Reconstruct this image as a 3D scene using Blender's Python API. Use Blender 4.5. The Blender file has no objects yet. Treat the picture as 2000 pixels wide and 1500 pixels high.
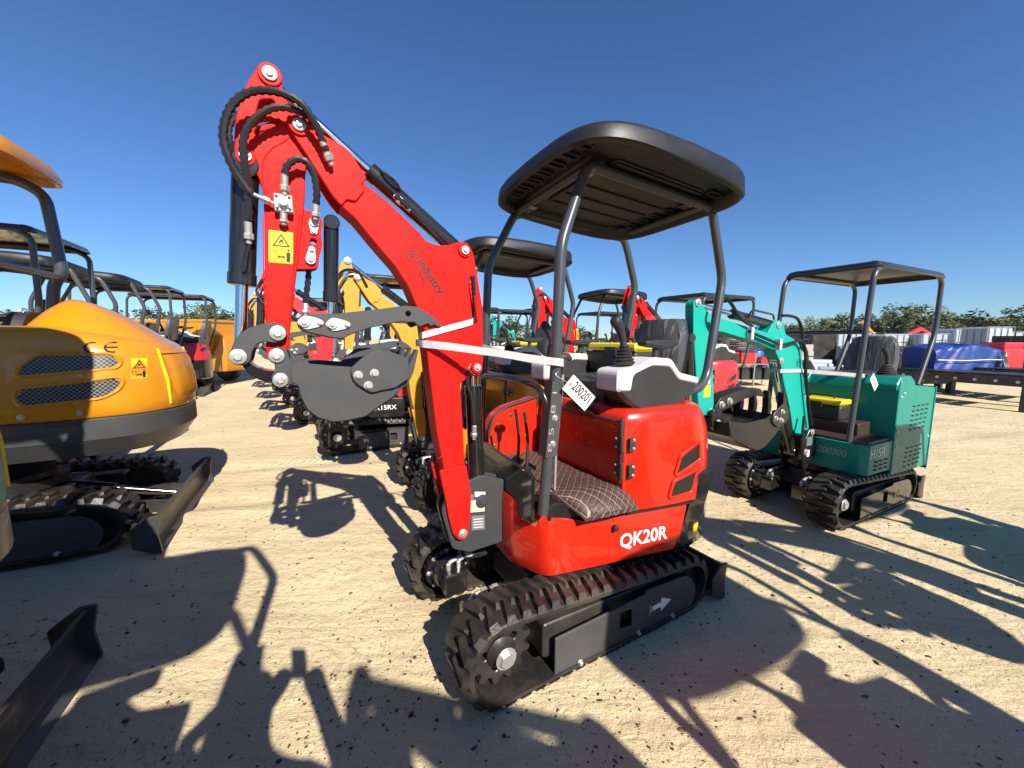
import bpy, bmesh, math, random
from mathutils import Vector, Matrix, noise
from mathutils.geometry import tessellate_polygon
random.seed(7)
R = math.radians
scene = bpy.context.scene
COL = scene.collection

# ------------------------------------------------------------------ camera, sky, sun, exposure
cam_d = bpy.data.cameras.new('camera'); cam = bpy.data.objects.new('camera', cam_d); COL.objects.link(cam)
cam.location = (0, 0, 1.55); cam.rotation_euler = (R(90 - 6.8), 0, 0)
cam_d.sensor_width = 36; cam_d.lens = 36 * 751 / 2000
cam_d.clip_start = .02; cam_d.clip_end = 3000
scene.camera = cam
scene.render.resolution_x = 1024; scene.render.resolution_y = 768

SUN_EL, SUN_AZ = R(37), R(301)            # azimuth of the sun measured from +X, counter-clockwise
world = bpy.data.worlds.new('World'); scene.world = world; world.use_nodes = True
wn = world.node_tree; wn.nodes.clear()
sky = wn.nodes.new('ShaderNodeTexSky'); sky.sky_type = 'NISHITA'; sky.sun_disc = False
sky.sun_elevation = SUN_EL; sky.sun_rotation = R(90) - SUN_AZ
sky.air_density = 1.0; sky.dust_density = 0.0; sky.ozone_density = 5.0; sky.altitude = 0
bg = wn.nodes.new('ShaderNodeBackground'); bg.inputs['Strength'].default_value = .083
wo = wn.nodes.new('ShaderNodeOutputWorld')
tint = wn.nodes.new('ShaderNodeMix'); tint.data_type = 'RGBA'; tint.blend_type = 'MULTIPLY'; tint.inputs[0].default_value = 1; tint.inputs[7].default_value = (.60, .78, 1, 1)
wn.links.new(sky.outputs[0], tint.inputs[6]); wn.links.new(tint.outputs[2], bg.inputs[0]); wn.links.new(bg.outputs[0], wo.inputs[0])
sun_d = bpy.data.lights.new('sun', 'SUN'); sun_d.energy = 5.0; sun_d.angle = R(.53); sun_d.color = (1, .93, .82)
sun = bpy.data.objects.new('sun', sun_d); COL.objects.link(sun)
sd = Vector((math.cos(SUN_AZ) * math.cos(SUN_EL), math.sin(SUN_AZ) * math.cos(SUN_EL), math.sin(SUN_EL)))
sun.rotation_euler = sd.to_track_quat('Z', 'Y').to_euler(); sun.location = sd * 30
vs = scene.view_settings; vs.view_transform = 'Standard'; vs.look = 'None'; vs.gamma = 1; vs.use_curve_mapping = False
vs.exposure = .70

# ------------------------------------------------------------------ materials
MATS = {}
def mat(name, col, rough=.5, metal=0, coat=0, var=.12, bump=0, bscale=60, dust=0, spec=.5, rvar=.12, trans=0, scale=6, alpha=1):
    if name in MATS: return MATS[name]
    m = bpy.data.materials.new(name); m.use_nodes = True; nt = m.node_tree; N = nt.nodes; L = nt.links
    b = N['Principled BSDF']; tc = N.new('ShaderNodeTexCoord')
    nz = N.new('ShaderNodeTexNoise'); nz.inputs['Scale'].default_value = scale; nz.inputs['Detail'].default_value = 6
    L.new(tc.outputs['Object'], nz.inputs['Vector'])
    mx = N.new('ShaderNodeMix'); mx.data_type = 'RGBA'
    c = list(col) + [1]; d = [x * (1 - var) for x in col] + [1]
    mx.inputs[6].default_value = d; mx.inputs[7].default_value = [min(1, x * (1 + var * .6)) for x in col] + [1]
    L.new(nz.outputs['Fac'], mx.inputs[0]); out = mx.outputs[2]
    if dust:
        n2 = N.new('ShaderNodeTexNoise'); n2.inputs['Scale'].default_value = 3.1; n2.inputs['Detail'].default_value = 9; n2.inputs['Roughness'].default_value = .7
        L.new(tc.outputs['Object'], n2.inputs['Vector'])
        mr = N.new('ShaderNodeMapRange'); mr.inputs[1].default_value = .42; mr.inputs[2].default_value = .8; mr.inputs[3].default_value = 0; mr.inputs[4].default_value = dust
        L.new(n2.outputs['Fac'], mr.inputs[0])
        m2 = N.new('ShaderNodeMix'); m2.data_type = 'RGBA'; m2.inputs[7].default_value = (.36, .27, .17, 1)
        L.new(mr.outputs[0], m2.inputs[0]); L.new(out, m2.inputs[6]); out = m2.outputs[2]
    L.new(out, b.inputs['Base Color'])
    r = N.new('ShaderNodeMapRange'); r.inputs[3].default_value = max(.02, rough - rvar); r.inputs[4].default_value = min(1, rough + rvar)
    n3 = N.new('ShaderNodeTexNoise'); n3.inputs['Scale'].default_value = 14; n3.inputs['Detail'].default_value = 5
    L.new(tc.outputs['Object'], n3.inputs['Vector']); L.new(n3.outputs['Fac'], r.inputs[0]); L.new(r.outputs[0], b.inputs['Roughness'])
    b.inputs['Metallic'].default_value = metal; b.inputs['Coat Weight'].default_value = coat; b.inputs['Coat Roughness'].default_value = .05
    b.inputs['Specular IOR Level'].default_value = spec
    b.inputs['Transmission Weight'].default_value = trans; b.inputs['Alpha'].default_value = alpha
    if bump:
        n4 = N.new('ShaderNodeTexNoise'); n4.inputs['Scale'].default_value = bscale; n4.inputs['Detail'].default_value = 4
        bp = N.new('ShaderNodeBump'); bp.inputs['Strength'].default_value = bump; bp.inputs['Distance'].default_value = .01
        L.new(tc.outputs['Object'], n4.inputs['Vector']); L.new(n4.outputs['Fac'], bp.inputs['Height']); L.new(bp.outputs[0], b.inputs['Normal'])
    MATS[name] = m
    return m
RED = mat('red_boom_paint', (.62, .011, .008), .5, 0, 0, .08, .07, 130, .03, .12)
REDG = mat('red_gloss_paint', (.57, .017, .005), .28, 0, .55, .05, .03, 7, .04, .25)
REDK = mat('red_background_paint', (.55, .022, .03), .38, 0, .3, .08, 0, 60, .04)
YEL = mat('yellow_paint', (.62, .245, .007), .3, 0, .5, .05, .02, 5, .03)
YELB = mat('yellow_boom_paint', (.66, .30, .02), .42, 0, .1, .06, 0, 60, .04)
TEAL = mat('teal_paint', (.003, .235, .185), .42, 0, .08, .06, .02, 6, .03, .3)
TEALB = mat('teal_boom_paint', (.006, .37, .30), .42, 0, .1, .06, 0, 60, .02, .3)
CHAR = mat('charcoal_paint', (.045, .049, .054), .42, 0, .15, .12, .05, 120, .06)
GREYP = mat('grey_steel_paint', (.052, .055, .060), .52, 0, 0, .15, .05, 90, .06)
TUBE = mat('dark_tube_paint', (.050, .055, .062), .34, 0, .35, .08, 0, 60, .02)
BLKG = mat('black_gloss_paint', (.012, .012, .013), .2, 0, .6, .1, .02, 40, .05)
BLK = mat('black_paint', (.02, .02, .021), .42, 0, .1, .15, .06, 40, .16)
PLAS = mat('black_plastic', (.026, .026, .028), .55, 0, 0, .1, .12, 300, .03)
PLASG = mat('grey_black_plastic', (.026, .027, .029), .5, 0, 0, .1, .15, 260, .04)
ROOF = mat('moulded_roof_plastic', (.013, .0135, .015), .46, 0, 0, .12, .10, 220, .02)
WHT = mat('grey_white_plastic', (.62, .62, .61), .5, 0, 0, .06, .05, 200, .05)
RUB = mat('black_rubber', (.017, .017, .018), .46, 0, 0, .3, .2, 80, .24)
HOSE = mat('hose_rubber', (.016, .016, .017), .36, 0, 0, .15)
CHROME = mat('chrome_rod', (.78, .79, .80), .12, 1, 0, .05, 0, 60, 0, .5, .05)
ZINC = mat('zinc_steel', (.58, .58, .56), .45, .7, 0, .2, .05, 80)
BRASS = mat('yellow_zinc', (.62, .46, .18), .35, 1, 0, .2)
STRAP = mat('white_strapping', (.70, .67, .67), .3, 0, 0, .22, .35, 30, 0, .5, .1, 0, 22, .80)
WHITE = mat('white_paint', (.8, .8, .8), .45)
TAGM = mat('white_card', (.8, .79, .76), .6, 0, 0, .05)
DECY = mat('yellow_decal', (.82, .56, .02), .35)
DECK = mat('black_print', (.012, .012, .012), .5)
DECD = mat('dark_red_print', (.045, .004, .007), .5)
PLATE = mat('grey_data_plate', (.16, .17, .18), .4)
PAPER = mat('cream_label', (.62, .58, .46), .6)
GLASSY = mat('seat_vinyl', (.025, .025, .027), .4, 0, 0, .1, .1, 120)
YELP = mat('yellow_plastic', (.75, .62, .02), .4)
REDP = mat('red_plastic', (.6, .03, .02), .4)
DEEP = mat('deep_black', (.004, .004, .004), .7)

def film_mat():
    m = bpy.data.materials.new('clear_plastic_film'); m.use_nodes = True; nt = m.node_tree; N = nt.nodes; L = nt.links
    b = N['Principled BSDF']; b.inputs['Base Color'].default_value = (.9, .9, .92, 1); b.inputs['Roughness'].default_value = .12
    tc = N.new('ShaderNodeTexCoord'); n = N.new('ShaderNodeTexNoise'); n.inputs['Scale'].default_value = 7; n.inputs['Detail'].default_value = 3; n.inputs['Distortion'].default_value = .8
    bp = N.new('ShaderNodeBump'); bp.inputs['Strength'].default_value = .8; bp.inputs['Distance'].default_value = .018
    mp = N.new('ShaderNodeMapping'); mp.inputs['Scale'].default_value = (1.6, 3.2, .55); L.new(tc.outputs['Object'], mp.inputs[0]); L.new(mp.outputs[0], n.inputs['Vector']); L.new(n.outputs['Fac'], bp.inputs['Height']); L.new(bp.outputs[0], b.inputs['Normal'])
    r = N.new('ShaderNodeMapRange'); r.inputs[1].default_value = .56; r.inputs[2].default_value = .70; r.inputs[3].default_value = .05; r.inputs[4].default_value = .20
    L.new(n.outputs['Fac'], r.inputs[0]); L.new(r.outputs[0], b.inputs['Alpha'])
    return m
FILM = film_mat()

def quilt_mat():
    m = bpy.data.materials.new('brown_quilted_vinyl'); m.use_nodes = True; nt = m.node_tree; N = nt.nodes; L = nt.links
    b = N['Principled BSDF']; tc = N.new('ShaderNodeTexCoord'); sx = N.new('ShaderNodeSeparateXYZ'); L.new(tc.outputs['Object'], sx.inputs[0])
    def M(op, a, c=None, d=None):
        n = N.new('ShaderNodeMath'); n.operation = op
        for i, q in enumerate((a, c, d)):
            if q is None: continue
            if isinstance(q, (int, float)): n.inputs[i].default_value = q
            else: L.new(q, n.inputs[i])
        return n.outputs[0]
    k = 21
    s = M('ADD', sx.outputs[0], M('MULTIPLY', sx.outputs[2], .8)); q = sx.outputs[1]
    u = M('MULTIPLY', M('ADD', s, q), k); v = M('MULTIPLY', M('SUBTRACT', s, q), k)
    def dist(a): return M('ABSOLUTE', M('SUBTRACT', M('FRACT', M('ADD', a, 50)), .5))   # .5 on the line
    du, dv = dist(u), dist(v)
    def stitch(d, o):
        return M('MULTIPLY', M('GREATER_THAN', d, .472), M('GREATER_THAN', M('FRACT', M('ADD', M('MULTIPLY', o, 4), 200)), .22))
    st = M('MAXIMUM', stitch(du, v), stitch(dv, u))
    puff = M('MULTIPLY', M('SUBTRACT', .5, M('POWER', M('MAXIMUM', du, dv), 3)), 1)
    h = M('SUBTRACT', .5, M('POWER', M('MULTIPLY', M('MAXIMUM', du, dv), 2), 6))
    bp = N.new('ShaderNodeBump'); bp.inputs['Strength'].default_value = .5; bp.inputs['Distance'].default_value = .012
    L.new(h, bp.inputs['Height']); L.new(bp.outputs[0], b.inputs['Normal'])
    nz = N.new('ShaderNodeTexNoise'); nz.inputs['Scale'].default_value = 8; L.new(tc.outputs['Object'], nz.inputs['Vector'])
    base = N.new('ShaderNodeMix'); base.data_type = 'RGBA'; base.inputs[6].default_value = (.05, .024, .019, 1); base.inputs[7].default_value = (.085, .046, .037, 1)
    L.new(nz.outputs['Fac'], base.inputs[0])
    mx = N.new('ShaderNodeMix'); mx.data_type = 'RGBA'; mx.inputs[7].default_value = (.46, .38, .31, 1)
    L.new(st, mx.inputs[0]); L.new(base.outputs[2], mx.inputs[6]); L.new(mx.outputs[2], b.inputs['Base Color'])
    b.inputs['Roughness'].default_value = .55
    return m
QUILT = quilt_mat()

def grille_mat(name, col, hole, k):
    m = bpy.data.materials.new(name); m.use_nodes = True; nt = m.node_tree; N = nt.nodes; L = nt.links
    b = N['Principled BSDF']; tc = N.new('ShaderNodeTexCoord'); vo = N.new('ShaderNodeTexVoronoi'); vo.inputs['Scale'].default_value = k; vo.inputs['Randomness'].default_value = 0
    mp = N.new('ShaderNodeMapping'); mp.inputs['Rotation'].default_value = (0, R(45), 0); mp.inputs['Scale'].default_value = (1, 0.0, 1)
    L.new(tc.outputs['Object'], mp.inputs[0]); L.new(mp.outputs[0], vo.inputs['Vector'])
    g = N.new('ShaderNodeMath'); g.operation = 'LESS_THAN'; g.inputs[1].default_value = .40; L.new(vo.outputs['Distance'], g.inputs[0])
    mx = N.new('ShaderNodeMix'); mx.data_type = 'RGBA'; mx.inputs[6].default_value = (*col, 1); mx.inputs[7].default_value = (*hole, 1)
    L.new(g.outputs[0], mx.inputs[0]); L.new(mx.outputs[2], b.inputs['Base Color']); b.inputs['Roughness'].default_value = .4
    bp = N.new('ShaderNodeBump'); bp.invert = True; bp.inputs['Strength'].default_value = .6; bp.inputs['Distance'].default_value = .004
    L.new(g.outputs[0], bp.inputs['Height']); L.new(bp.outputs[0], b.inputs['Normal'])
    return m
MESHB = grille_mat('black_wire_mesh', (.035, .03, .03), (.002, .002, .002), 95)
MESHG = grille_mat('perforated_grey_plate', (.17, .17, .165), (.003, .003, .003), 52)

# ------------------------------------------------------------------ geometry helpers
def rp(pts, r=.01, n=3):
    """round the corners of a polygon; a point may carry its own radius"""
    out = []; L = len(pts)
    for i in range(L):
        p = pts[i]; rr = p[2] if len(p) > 2 else r
        a = Vector(pts[i - 1][:2]); b = Vector(p[:2]); c = Vector(pts[(i + 1) % L][:2])
        u = a - b; v = c - b; lu, lv = u.length, v.length
        if rr <= 0 or lu < 1e-6 or lv < 1e-6: out.append((b.x, b.y)); continue
        t = min(rr, lu * .48, lv * .48); p0 = b + u / lu * t; p1 = b + v / lv * t
        for k in range(n + 1):
            s = k / n; q = p0 * (1 - s) ** 2 + b * 2 * s * (1 - s) + p1 * s * s; out.append((q.x, q.y))
    return out
def area(p): return sum(p[i - 1][0] * p[i][1] - p[i][0] * p[i - 1][1] for i in range(len(p))) / 2
def inset(p, d):
    """offset a CCW polygon inwards by d"""
    L = len(p); out = []
    for i in range(L):
        a = Vector(p[i - 1]); b = Vector(p[i]); c = Vector(p[(i + 1) % L])
        u = (b - a); v = (c - b)
        if u.length < 1e-7: u = v
        if v.length < 1e-7: v = u
        if u.length < 1e-7: out.append(tuple(b)); continue
        u.normalize(); v.normalize(); n1 = Vector((-u.y, u.x)); n2 = Vector((-v.y, v.x)); m = n1 + n2
        if m.length < .2: m = n1
        m.normalize(); k = max(.4, m.dot(n1)); q = b + m * (d / k); out.append((q.x, q.y))
    return out
def spline(pts, k=6, closed=False):
    P = [Vector(p) for p in pts]; n = len(P); out = []
    for i in range(n if closed else n - 1):
        g = (lambda j: P[j % n]) if closed else (lambda j: P[max(0, min(n - 1, j))])
        a, b, c, d = g(i - 1), g(i), g(i + 1), g(i + 2)
        for s in range(k):
            t = s / k
            out.append(.5 * ((2 * b) + (c - a) * t + (2 * a - 5 * b + 4 * c - d) * t * t + (3 * b - a - 3 * c + d) * t ** 3))
    if not closed: out.append(P[-1])
    return out
def resample(pts, step):
    out = [Vector(pts[0])]; acc = 0
    for a, b in zip(pts, pts[1:]):
        a = Vector(a); b = Vector(b); l = (b - a).length; t = step - acc
        while t <= l: out.append(a.lerp(b, t / l)); t += step
        acc = (acc + l) % step
    return out
def fillet(path, r, n=4):
    """round the bends of a 3D polyline"""
    P = [Vector(p) for p in path]; out = [P[0]]
    for i in range(1, len(P) - 1):
        u = P[i - 1] - P[i]; v = P[i + 1] - P[i]; t = min(r, u.length * .45, v.length * .45)
        p0 = P[i] + u.normalized() * t; p1 = P[i] + v.normalized() * t
        for k in range(n + 1):
            s = k / n; out.append(p0 * (1 - s) ** 2 + P[i] * 2 * s * (1 - s) + p1 * s * s)
    return out + [P[-1]]

class G:
    def __init__(s): s.v = []; s.f = []
    def add(s, vs, fs):
        o = len(s.v); s.v += [tuple(p) for p in vs]; s.f += [tuple(i + o for i in q) for q in fs]; return s
    def loft(s, rings, cap=True, closed=True):
        n = len(rings[0]); vs = [p for r in rings for p in r]; fs = []
        for i in range(len(rings) - 1):
            for j in range(n if closed else n - 1):
                a = i * n + j; b = i * n + (j + 1) % n; fs.append((a, b, b + n, a + n))
        if cap:
            fs.append(tuple(reversed(range(n)))); fs.append(tuple(range((len(rings) - 1) * n, len(rings) * n)))
        return s.add(vs, fs)
    def plate(s, poly, y0, y1, ch=.003, holes=(), ax='y'):
        """polygon in the XZ plane (ax y), YZ plane (ax x) or XY plane (ax z), given thickness and a small chamfer"""
        P = [tuple(p[:2]) for p in poly]
        if area(P) < 0: P = P[::-1]
        if y1 < y0: y0, y1 = y1, y0
        to = {'y': lambda p, t: (p[0], t, p[1]), 'x': lambda p, t: (t, p[0], p[1]), 'z': lambda p, t: (p[0], p[1], t)}[ax]
        ch = min(ch, (y1 - y0) * .45)
        loops = [P] + [([tuple(q[:2]) for q in h] if area(h) < 0 else [tuple(q[:2]) for q in h][::-1]) for h in holes]
        caps = []
        for lp in loops:
            n = len(lp); i_ = inset(lp, ch)
            rings = [(i_, y0), (lp, y0 + ch), (lp, y1 - ch), (i_, y1)]
            o = len(s.v)
            for r, t in rings: s.v += [to(p, t) for p in r]
            for k in range(3):
                for j in range(n):
                    a = o + k * n + j; b = o + k * n + (j + 1) % n; s.f.append((a, b, b + n, a + n))
            caps.append((o, n, i_))
        if len(caps) == 1:
            o, n, _ = caps[0]; s.f.append(tuple(range(o + n - 1, o - 1, -1))); s.f.append(tuple(range(o + 3 * n, o + 4 * n)))
        else:
            idx = []
            for o, n, _ in caps: idx += [(o, n, j) for j in range(n)]
            tri = tessellate_polygon([[Vector((p[0], p[1], 0)) for p in c[2]] for c in caps])
            for t in tri:
                s.f.append(tuple(idx[k][0] + idx[k][2] for k in t)); s.f.append(tuple(idx[k][0] + 3 * idx[k][1] + idx[k][2] for k in reversed(t)))
        return s
    def box(s, x0, x1, y0, y1, z0, z1, ch=.004, r=.006):
        return s.plate(rp([(x0, z0), (x1, z0), (x1, z1), (x0, z1)], r, 2) if r else [(x0, z0), (x1, z0), (x1, z1), (x0, z1)], y0, y1, ch)
    def tube(s, path, r, n=10, closed=False, cap=True):
        P = [Vector(p) for p in path]; m = len(P); rs = r if isinstance(r, (list, tuple)) else [r] * m
        T = []
        for i in range(m):
            a = P[i - 1] if (i or closed) else P[i]; b = P[(i + 1) % m] if (i < m - 1 or closed) else P[i]
            t = b - a; T.append(t.normalized() if t.length > 1e-9 else Vector((0, 0, 1)))
        u = T[0].orthogonal().normalized(); rings = []
        for i in range(m):
            u = (u - T[i] * u.dot(T[i])); u = u.normalized() if u.length > 1e-6 else T[i].orthogonal().normalized()
            w = T[i].cross(u)
            rings.append([P[i] + (u * math.cos(2 * math.pi * j / n) + w * math.sin(2 * math.pi * j / n)) * rs[i] for j in range(n)])
        if closed: rings.append(rings[0])
        return s.loft(rings, cap and not closed)
    def cyl(s, p0, p1, r, n=18, ch=.004, r1=None):
        p0 = Vector(p0); p1 = Vector(p1); d = (p1 - p0); l = d.length; d.normalize(); r1 = r if r1 is None else r1; ch = min(ch, l * .3, r * .5, r1 * .5)
        return s.tube([p0, p0 + d * ch, p1 - d * ch, p1], [r - ch, r, r1, r1 - ch], n)
    def lathe(s, p, d, prof, n=24):
        p = Vector(p); d = Vector(d).normalized(); u = d.orthogonal().normalized(); w = d.cross(u)
        rings = [[p + d * t + (u * math.cos(2 * math.pi * j / n) + w * math.sin(2 * math.pi * j / n)) * r for j in range(n)] for t, r in prof]
        return s.loft(rings, True)
    def bolt(s, p, d, r=.012, h=.008):
        d = Vector(d).normalized(); p = Vector(p)
        s.cyl(p - d * .002, p + d * .002, r * 1.45, 14, .0008); s.cyl(p + d * .001, p + d * h, r, 6, .0015); return s
    def bar(s, p0, p1, w, h, up=(0, 0, 1), ch=.002):
        """rectangular bar between two points"""
        p0 = Vector(p0); p1 = Vector(p1); d = (p1 - p0); l = d.length; d.normalize(); up = Vector(up); sd_ = d.cross(up).normalized(); up = sd_.cross(d)
        def ring(t, k): return [p0 + d * t + sd_ * a * (w / 2 - k) + up * b * (h / 2 - k) for a, b in ((-1, -1), (1, -1), (1, 1), (-1, 1))]
        return s.loft([ring(0, ch), ring(ch, 0), ring(l - ch, 0), ring(l, ch)])
    def hose(s, path, r, n=8, step=.0125, amp=.15):
        P = resample(path, step); return s.tube(P, [r * (1 + (amp if i % 2 else -amp)) for i in range(len(P))], n)
    def map(s, fn): s.v = [tuple(fn(*p)) for p in s.v]; return s
    def build(s, name, m, parent=None, ang=38, kind=None, fix=True):
        me = bpy.data.meshes.new(name); me.from_pydata(s.v, [], s.f)
        if fix:
            bm = bmesh.new(); bm.from_mesh(me); bmesh.ops.recalc_face_normals(bm, faces=bm.faces); bm.to_mesh(me); bm.free()
        me.polygons.foreach_set('use_smooth', [True] * len(me.polygons)); me.set_sharp_from_angle(angle=R(ang))
        me.materials.append(m); o = bpy.data.objects.new(name, me); COL.objects.link(o)
        if parent is not None: o.parent = parent
        if kind: o['kind'] = kind
        return o
def thing(name, label, cat, loc=(0, 0, 0), yaw=0, group=None, rot=None):
    o = bpy.data.objects.new(name, None); COL.objects.link(o); o.empty_display_size = .2
    o.location = loc; o.rotation_euler = rot or (0, 0, R(yaw)); tag(o, label, cat, group); return o
def tag(o, label=None, cat=None, group=None, kind=None):
    if label: o['label'] = label
    if cat: o['category'] = cat
    if group: o['group'] = group
    if kind: o['kind'] = kind
    return o
def copy_tree(o, parent=None):
    c = o.copy(); COL.objects.link(c); c.parent = parent
    for ch in o.children: copy_tree(ch, c)
    return c
def text_g(body, size, fn, bold=0, extrude=.0, align='LEFT', shear=0, width=None):
    """built-in font lettering as a mesh; fn maps (u, v, t) to a point"""
    cu = bpy.data.curves.new('lettering', 'FONT'); cu.body = body; cu.size = size; cu.offset = bold; cu.align_x = align; cu.resolution_u = 3; cu.shear = shear
    cu.extrude = max(extrude, .0004)
    ob = bpy.data.objects.new('lettering', cu); COL.objects.link(ob); bpy.context.view_layer.update()
    me = bpy.data.meshes.new_from_object(ob.evaluated_get(bpy.context.evaluated_depsgraph_get()))
    k = 1 if not width else width / max(v.co.x for v in me.vertices)
    g = G(); g.add([fn(v.co.x * k, v.co.y, v.co.z) for v in me.vertices], [tuple(p.vertices) for p in me.polygons])
    bpy.data.objects.remove(ob); bpy.data.curves.remove(cu); bpy.data.meshes.remove(me); return g
def circ(cx, cz, r, n=16): return [(cx + r * math.cos(2 * math.pi * i / n), cz + r * math.sin(2 * math.pi * i / n)) for i in range(n)]
# ------------------------------------------------------------------ ground
def ground_mat():
    m = bpy.data.materials.new('sandy_ground'); m.use_nodes = True; nt = m.node_tree; N = nt.nodes; L = nt.links
    b = N['Principled BSDF']; tc = N.new('ShaderNodeTexCoord')
    def nz(sc, det=8, ro=.6, dist=0, st=None):
        n = N.new('ShaderNodeTexNoise'); n.inputs['Scale'].default_value = sc; n.inputs['Detail'].default_value = det; n.inputs['Roughness'].default_value = ro; n.inputs['Distortion'].default_value = dist
        if st:
            mp = N.new('ShaderNodeMapping'); mp.inputs['Scale'].default_value = st; mp.inputs['Rotation'].default_value = (0, 0, R(-12)); L.new(tc.outputs['Object'], mp.inputs[0]); L.new(mp.outputs[0], n.inputs['Vector'])
        else: L.new(tc.outputs['Object'], n.inputs['Vector'])
        return n.outputs['Fac']
    def rng(x, a, b_, c=0, d=1):
        r = N.new('ShaderNodeMapRange'); r.inputs[1].default_value = a; r.inputs[2].default_value = b_; r.inputs[3].default_value = c; r.inputs[4].default_value = d; L.new(x, r.inputs[0]); return r.outputs[0]
    def mix(f, a, c):
        x = N.new('ShaderNodeMix'); x.data_type = 'RGBA'
        L.new(f, x.inputs[0]) if not isinstance(f, float) else x.inputs[0].__setattr__('default_value', f)
        for i, q in ((6, a), (7, c)):
            if isinstance(q, tuple): x.inputs[i].default_value = (*q, 1)
            else: L.new(q, x.inputs[i])
        return x.outputs[2]
    c = mix(rng(nz(1.1, 6), .3, .7), (.60, .485, .295), (.73, .605, .385))
    c = mix(rng(nz(3.2, 8, .7, 0, (.5, 2.2, 1)), .52, .74, 0, .55), c, (.36, .255, .15))          # damp, rusty drag streaks
    c = mix(rng(nz(38, 5, .7), .56, .72, 0, .35), c, (.33, .24, .15))
    c = mix(rng(nz(190, 3, .6), .60, .70, 0, .55), c, (.25, .17, .10))
    c = mix(rng(nz(.24, 4), .5, .75, 0, .35), c, (.45, .36, .25))
    def spots(sc, th, amt, col, keep, patch=None):
        vo = N.new('ShaderNodeTexVoronoi'); vo.inputs['Scale'].default_value = sc; L.new(tc.outputs['Object'], vo.inputs['Vector'])
        lt = rng(vo.outputs['Distance'], th * .6, th, 1, 0); sp = N.new('ShaderNodeSeparateColor'); L.new(vo.outputs['Color'], sp.inputs[0])
        k1 = rng(sp.outputs[0], keep, keep + .05, 0, 1); mu = N.new('ShaderNodeMath'); mu.operation = 'MULTIPLY'; L.new(lt, mu.inputs[0]); L.new(k1, mu.inputs[1]); m2 = N.new('ShaderNodeMath'); m2.operation = 'MULTIPLY'; m2.inputs[1].default_value = amt; L.new(mu.outputs[0], m2.inputs[0])
        f_ = m2.outputs[0]
        if patch:
            pm = N.new('ShaderNodeMath'); pm.operation = 'MULTIPLY'; L.new(f_, pm.inputs[0]); L.new(rng(nz(patch[0], 5, .6), patch[1], patch[2]), pm.inputs[1]); f_ = pm.outputs[0]
        return mix(f_, c, col)
    c = spots(120, .32, .45, (.20, .13, .08), .62)
    c = spots(52, .26, .6, (.22, .14, .085), .70, (1.3, .46, .62))
    c = spots(23, .20, .8, (.13, .085, .055), .70, (.9, .46, .6))
    L.new(c, b.inputs['Base Color']); b.inputs['Roughness'].default_value = .92; b.inputs['Specular IOR Level'].default_value = .15
    def add(a, k, c2):
        x = N.new('ShaderNodeMath'); x.operation = 'MULTIPLY_ADD'; x.inputs[1].default_value = k; L.new(a, x.inputs[0])
        if isinstance(c2, float): x.inputs[2].default_value = c2
        else: L.new(c2, x.inputs[2])
        return x.outputs[0]
    h = add(nz(240, 3), .12, add(nz(60, 5, .65), .35, add(nz(14, 6, .6, .6), .9, add(nz(5, 5, .6, 0, (.6, 2.4, 1)), 1.0, 0.0))))
    # prints of crawler tracks that crossed the yard
    def prints(ang, off, amp):
        mp = N.new('ShaderNodeMapping'); mp.inputs['Rotation'].default_value = (0, 0, R(ang)); L.new(tc.outputs['Object'], mp.inputs[0])
        sx = N.new('ShaderNodeSeparateXYZ'); L.new(mp.outputs[0], sx.inputs[0]); wob = N.new('ShaderNodeTexNoise'); wob.inputs['Scale'].default_value = .35; L.new(tc.outputs['Object'], wob.inputs['Vector'])
        def M(op, a, b_, c_=None):
            x = N.new('ShaderNodeMath'); x.operation = op
            for i, q in enumerate((a, b_, c_)):
                if q is None: continue
                if isinstance(q, (int, float)): x.inputs[i].default_value = q
                else: L.new(q, x.inputs[i])
            return x.outputs[0]
        t = M('ADD', M('MULTIPLY_ADD', wob.outputs['Fac'], 1.6, off - .8), sx.outputs[1]); at = M('ABSOLUTE', M('SUBTRACT', M('ABSOLUTE', t, 0), .38), 0)
        band = rng(at, .09, .13, 1, 0); lug = M('PINGPONG', M('MULTIPLY_ADD', at, .35, sx.outputs[0]), .04); lug = rng(lug, .012, .024, 0, 1)
        brk = rng(nz(1.7, 4, .6), .40, .58, 0, 1)
        return M('MULTIPLY', M('MULTIPLY', M('MULTIPLY', band, brk), lug), amp)
    for an, of, am in ((-14, -5.6, .55), (52, 1.2, .40), (-30, -2.2, .32), (8, -8.4, .5)):
        x = N.new('ShaderNodeMath'); x.operation = 'ADD'; L.new(h, x.inputs[0]); L.new(prints(an, of, am), x.inputs[1]); h = x.outputs[0]
    bp = N.new('ShaderNodeBump'); bp.inputs['Strength'].default_value = .8; bp.inputs['Distance'].default_value = .022
    L.new(h, bp.inputs['Height']); L.new(bp.outputs[0], b.inputs['Normal'])
    return m
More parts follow.
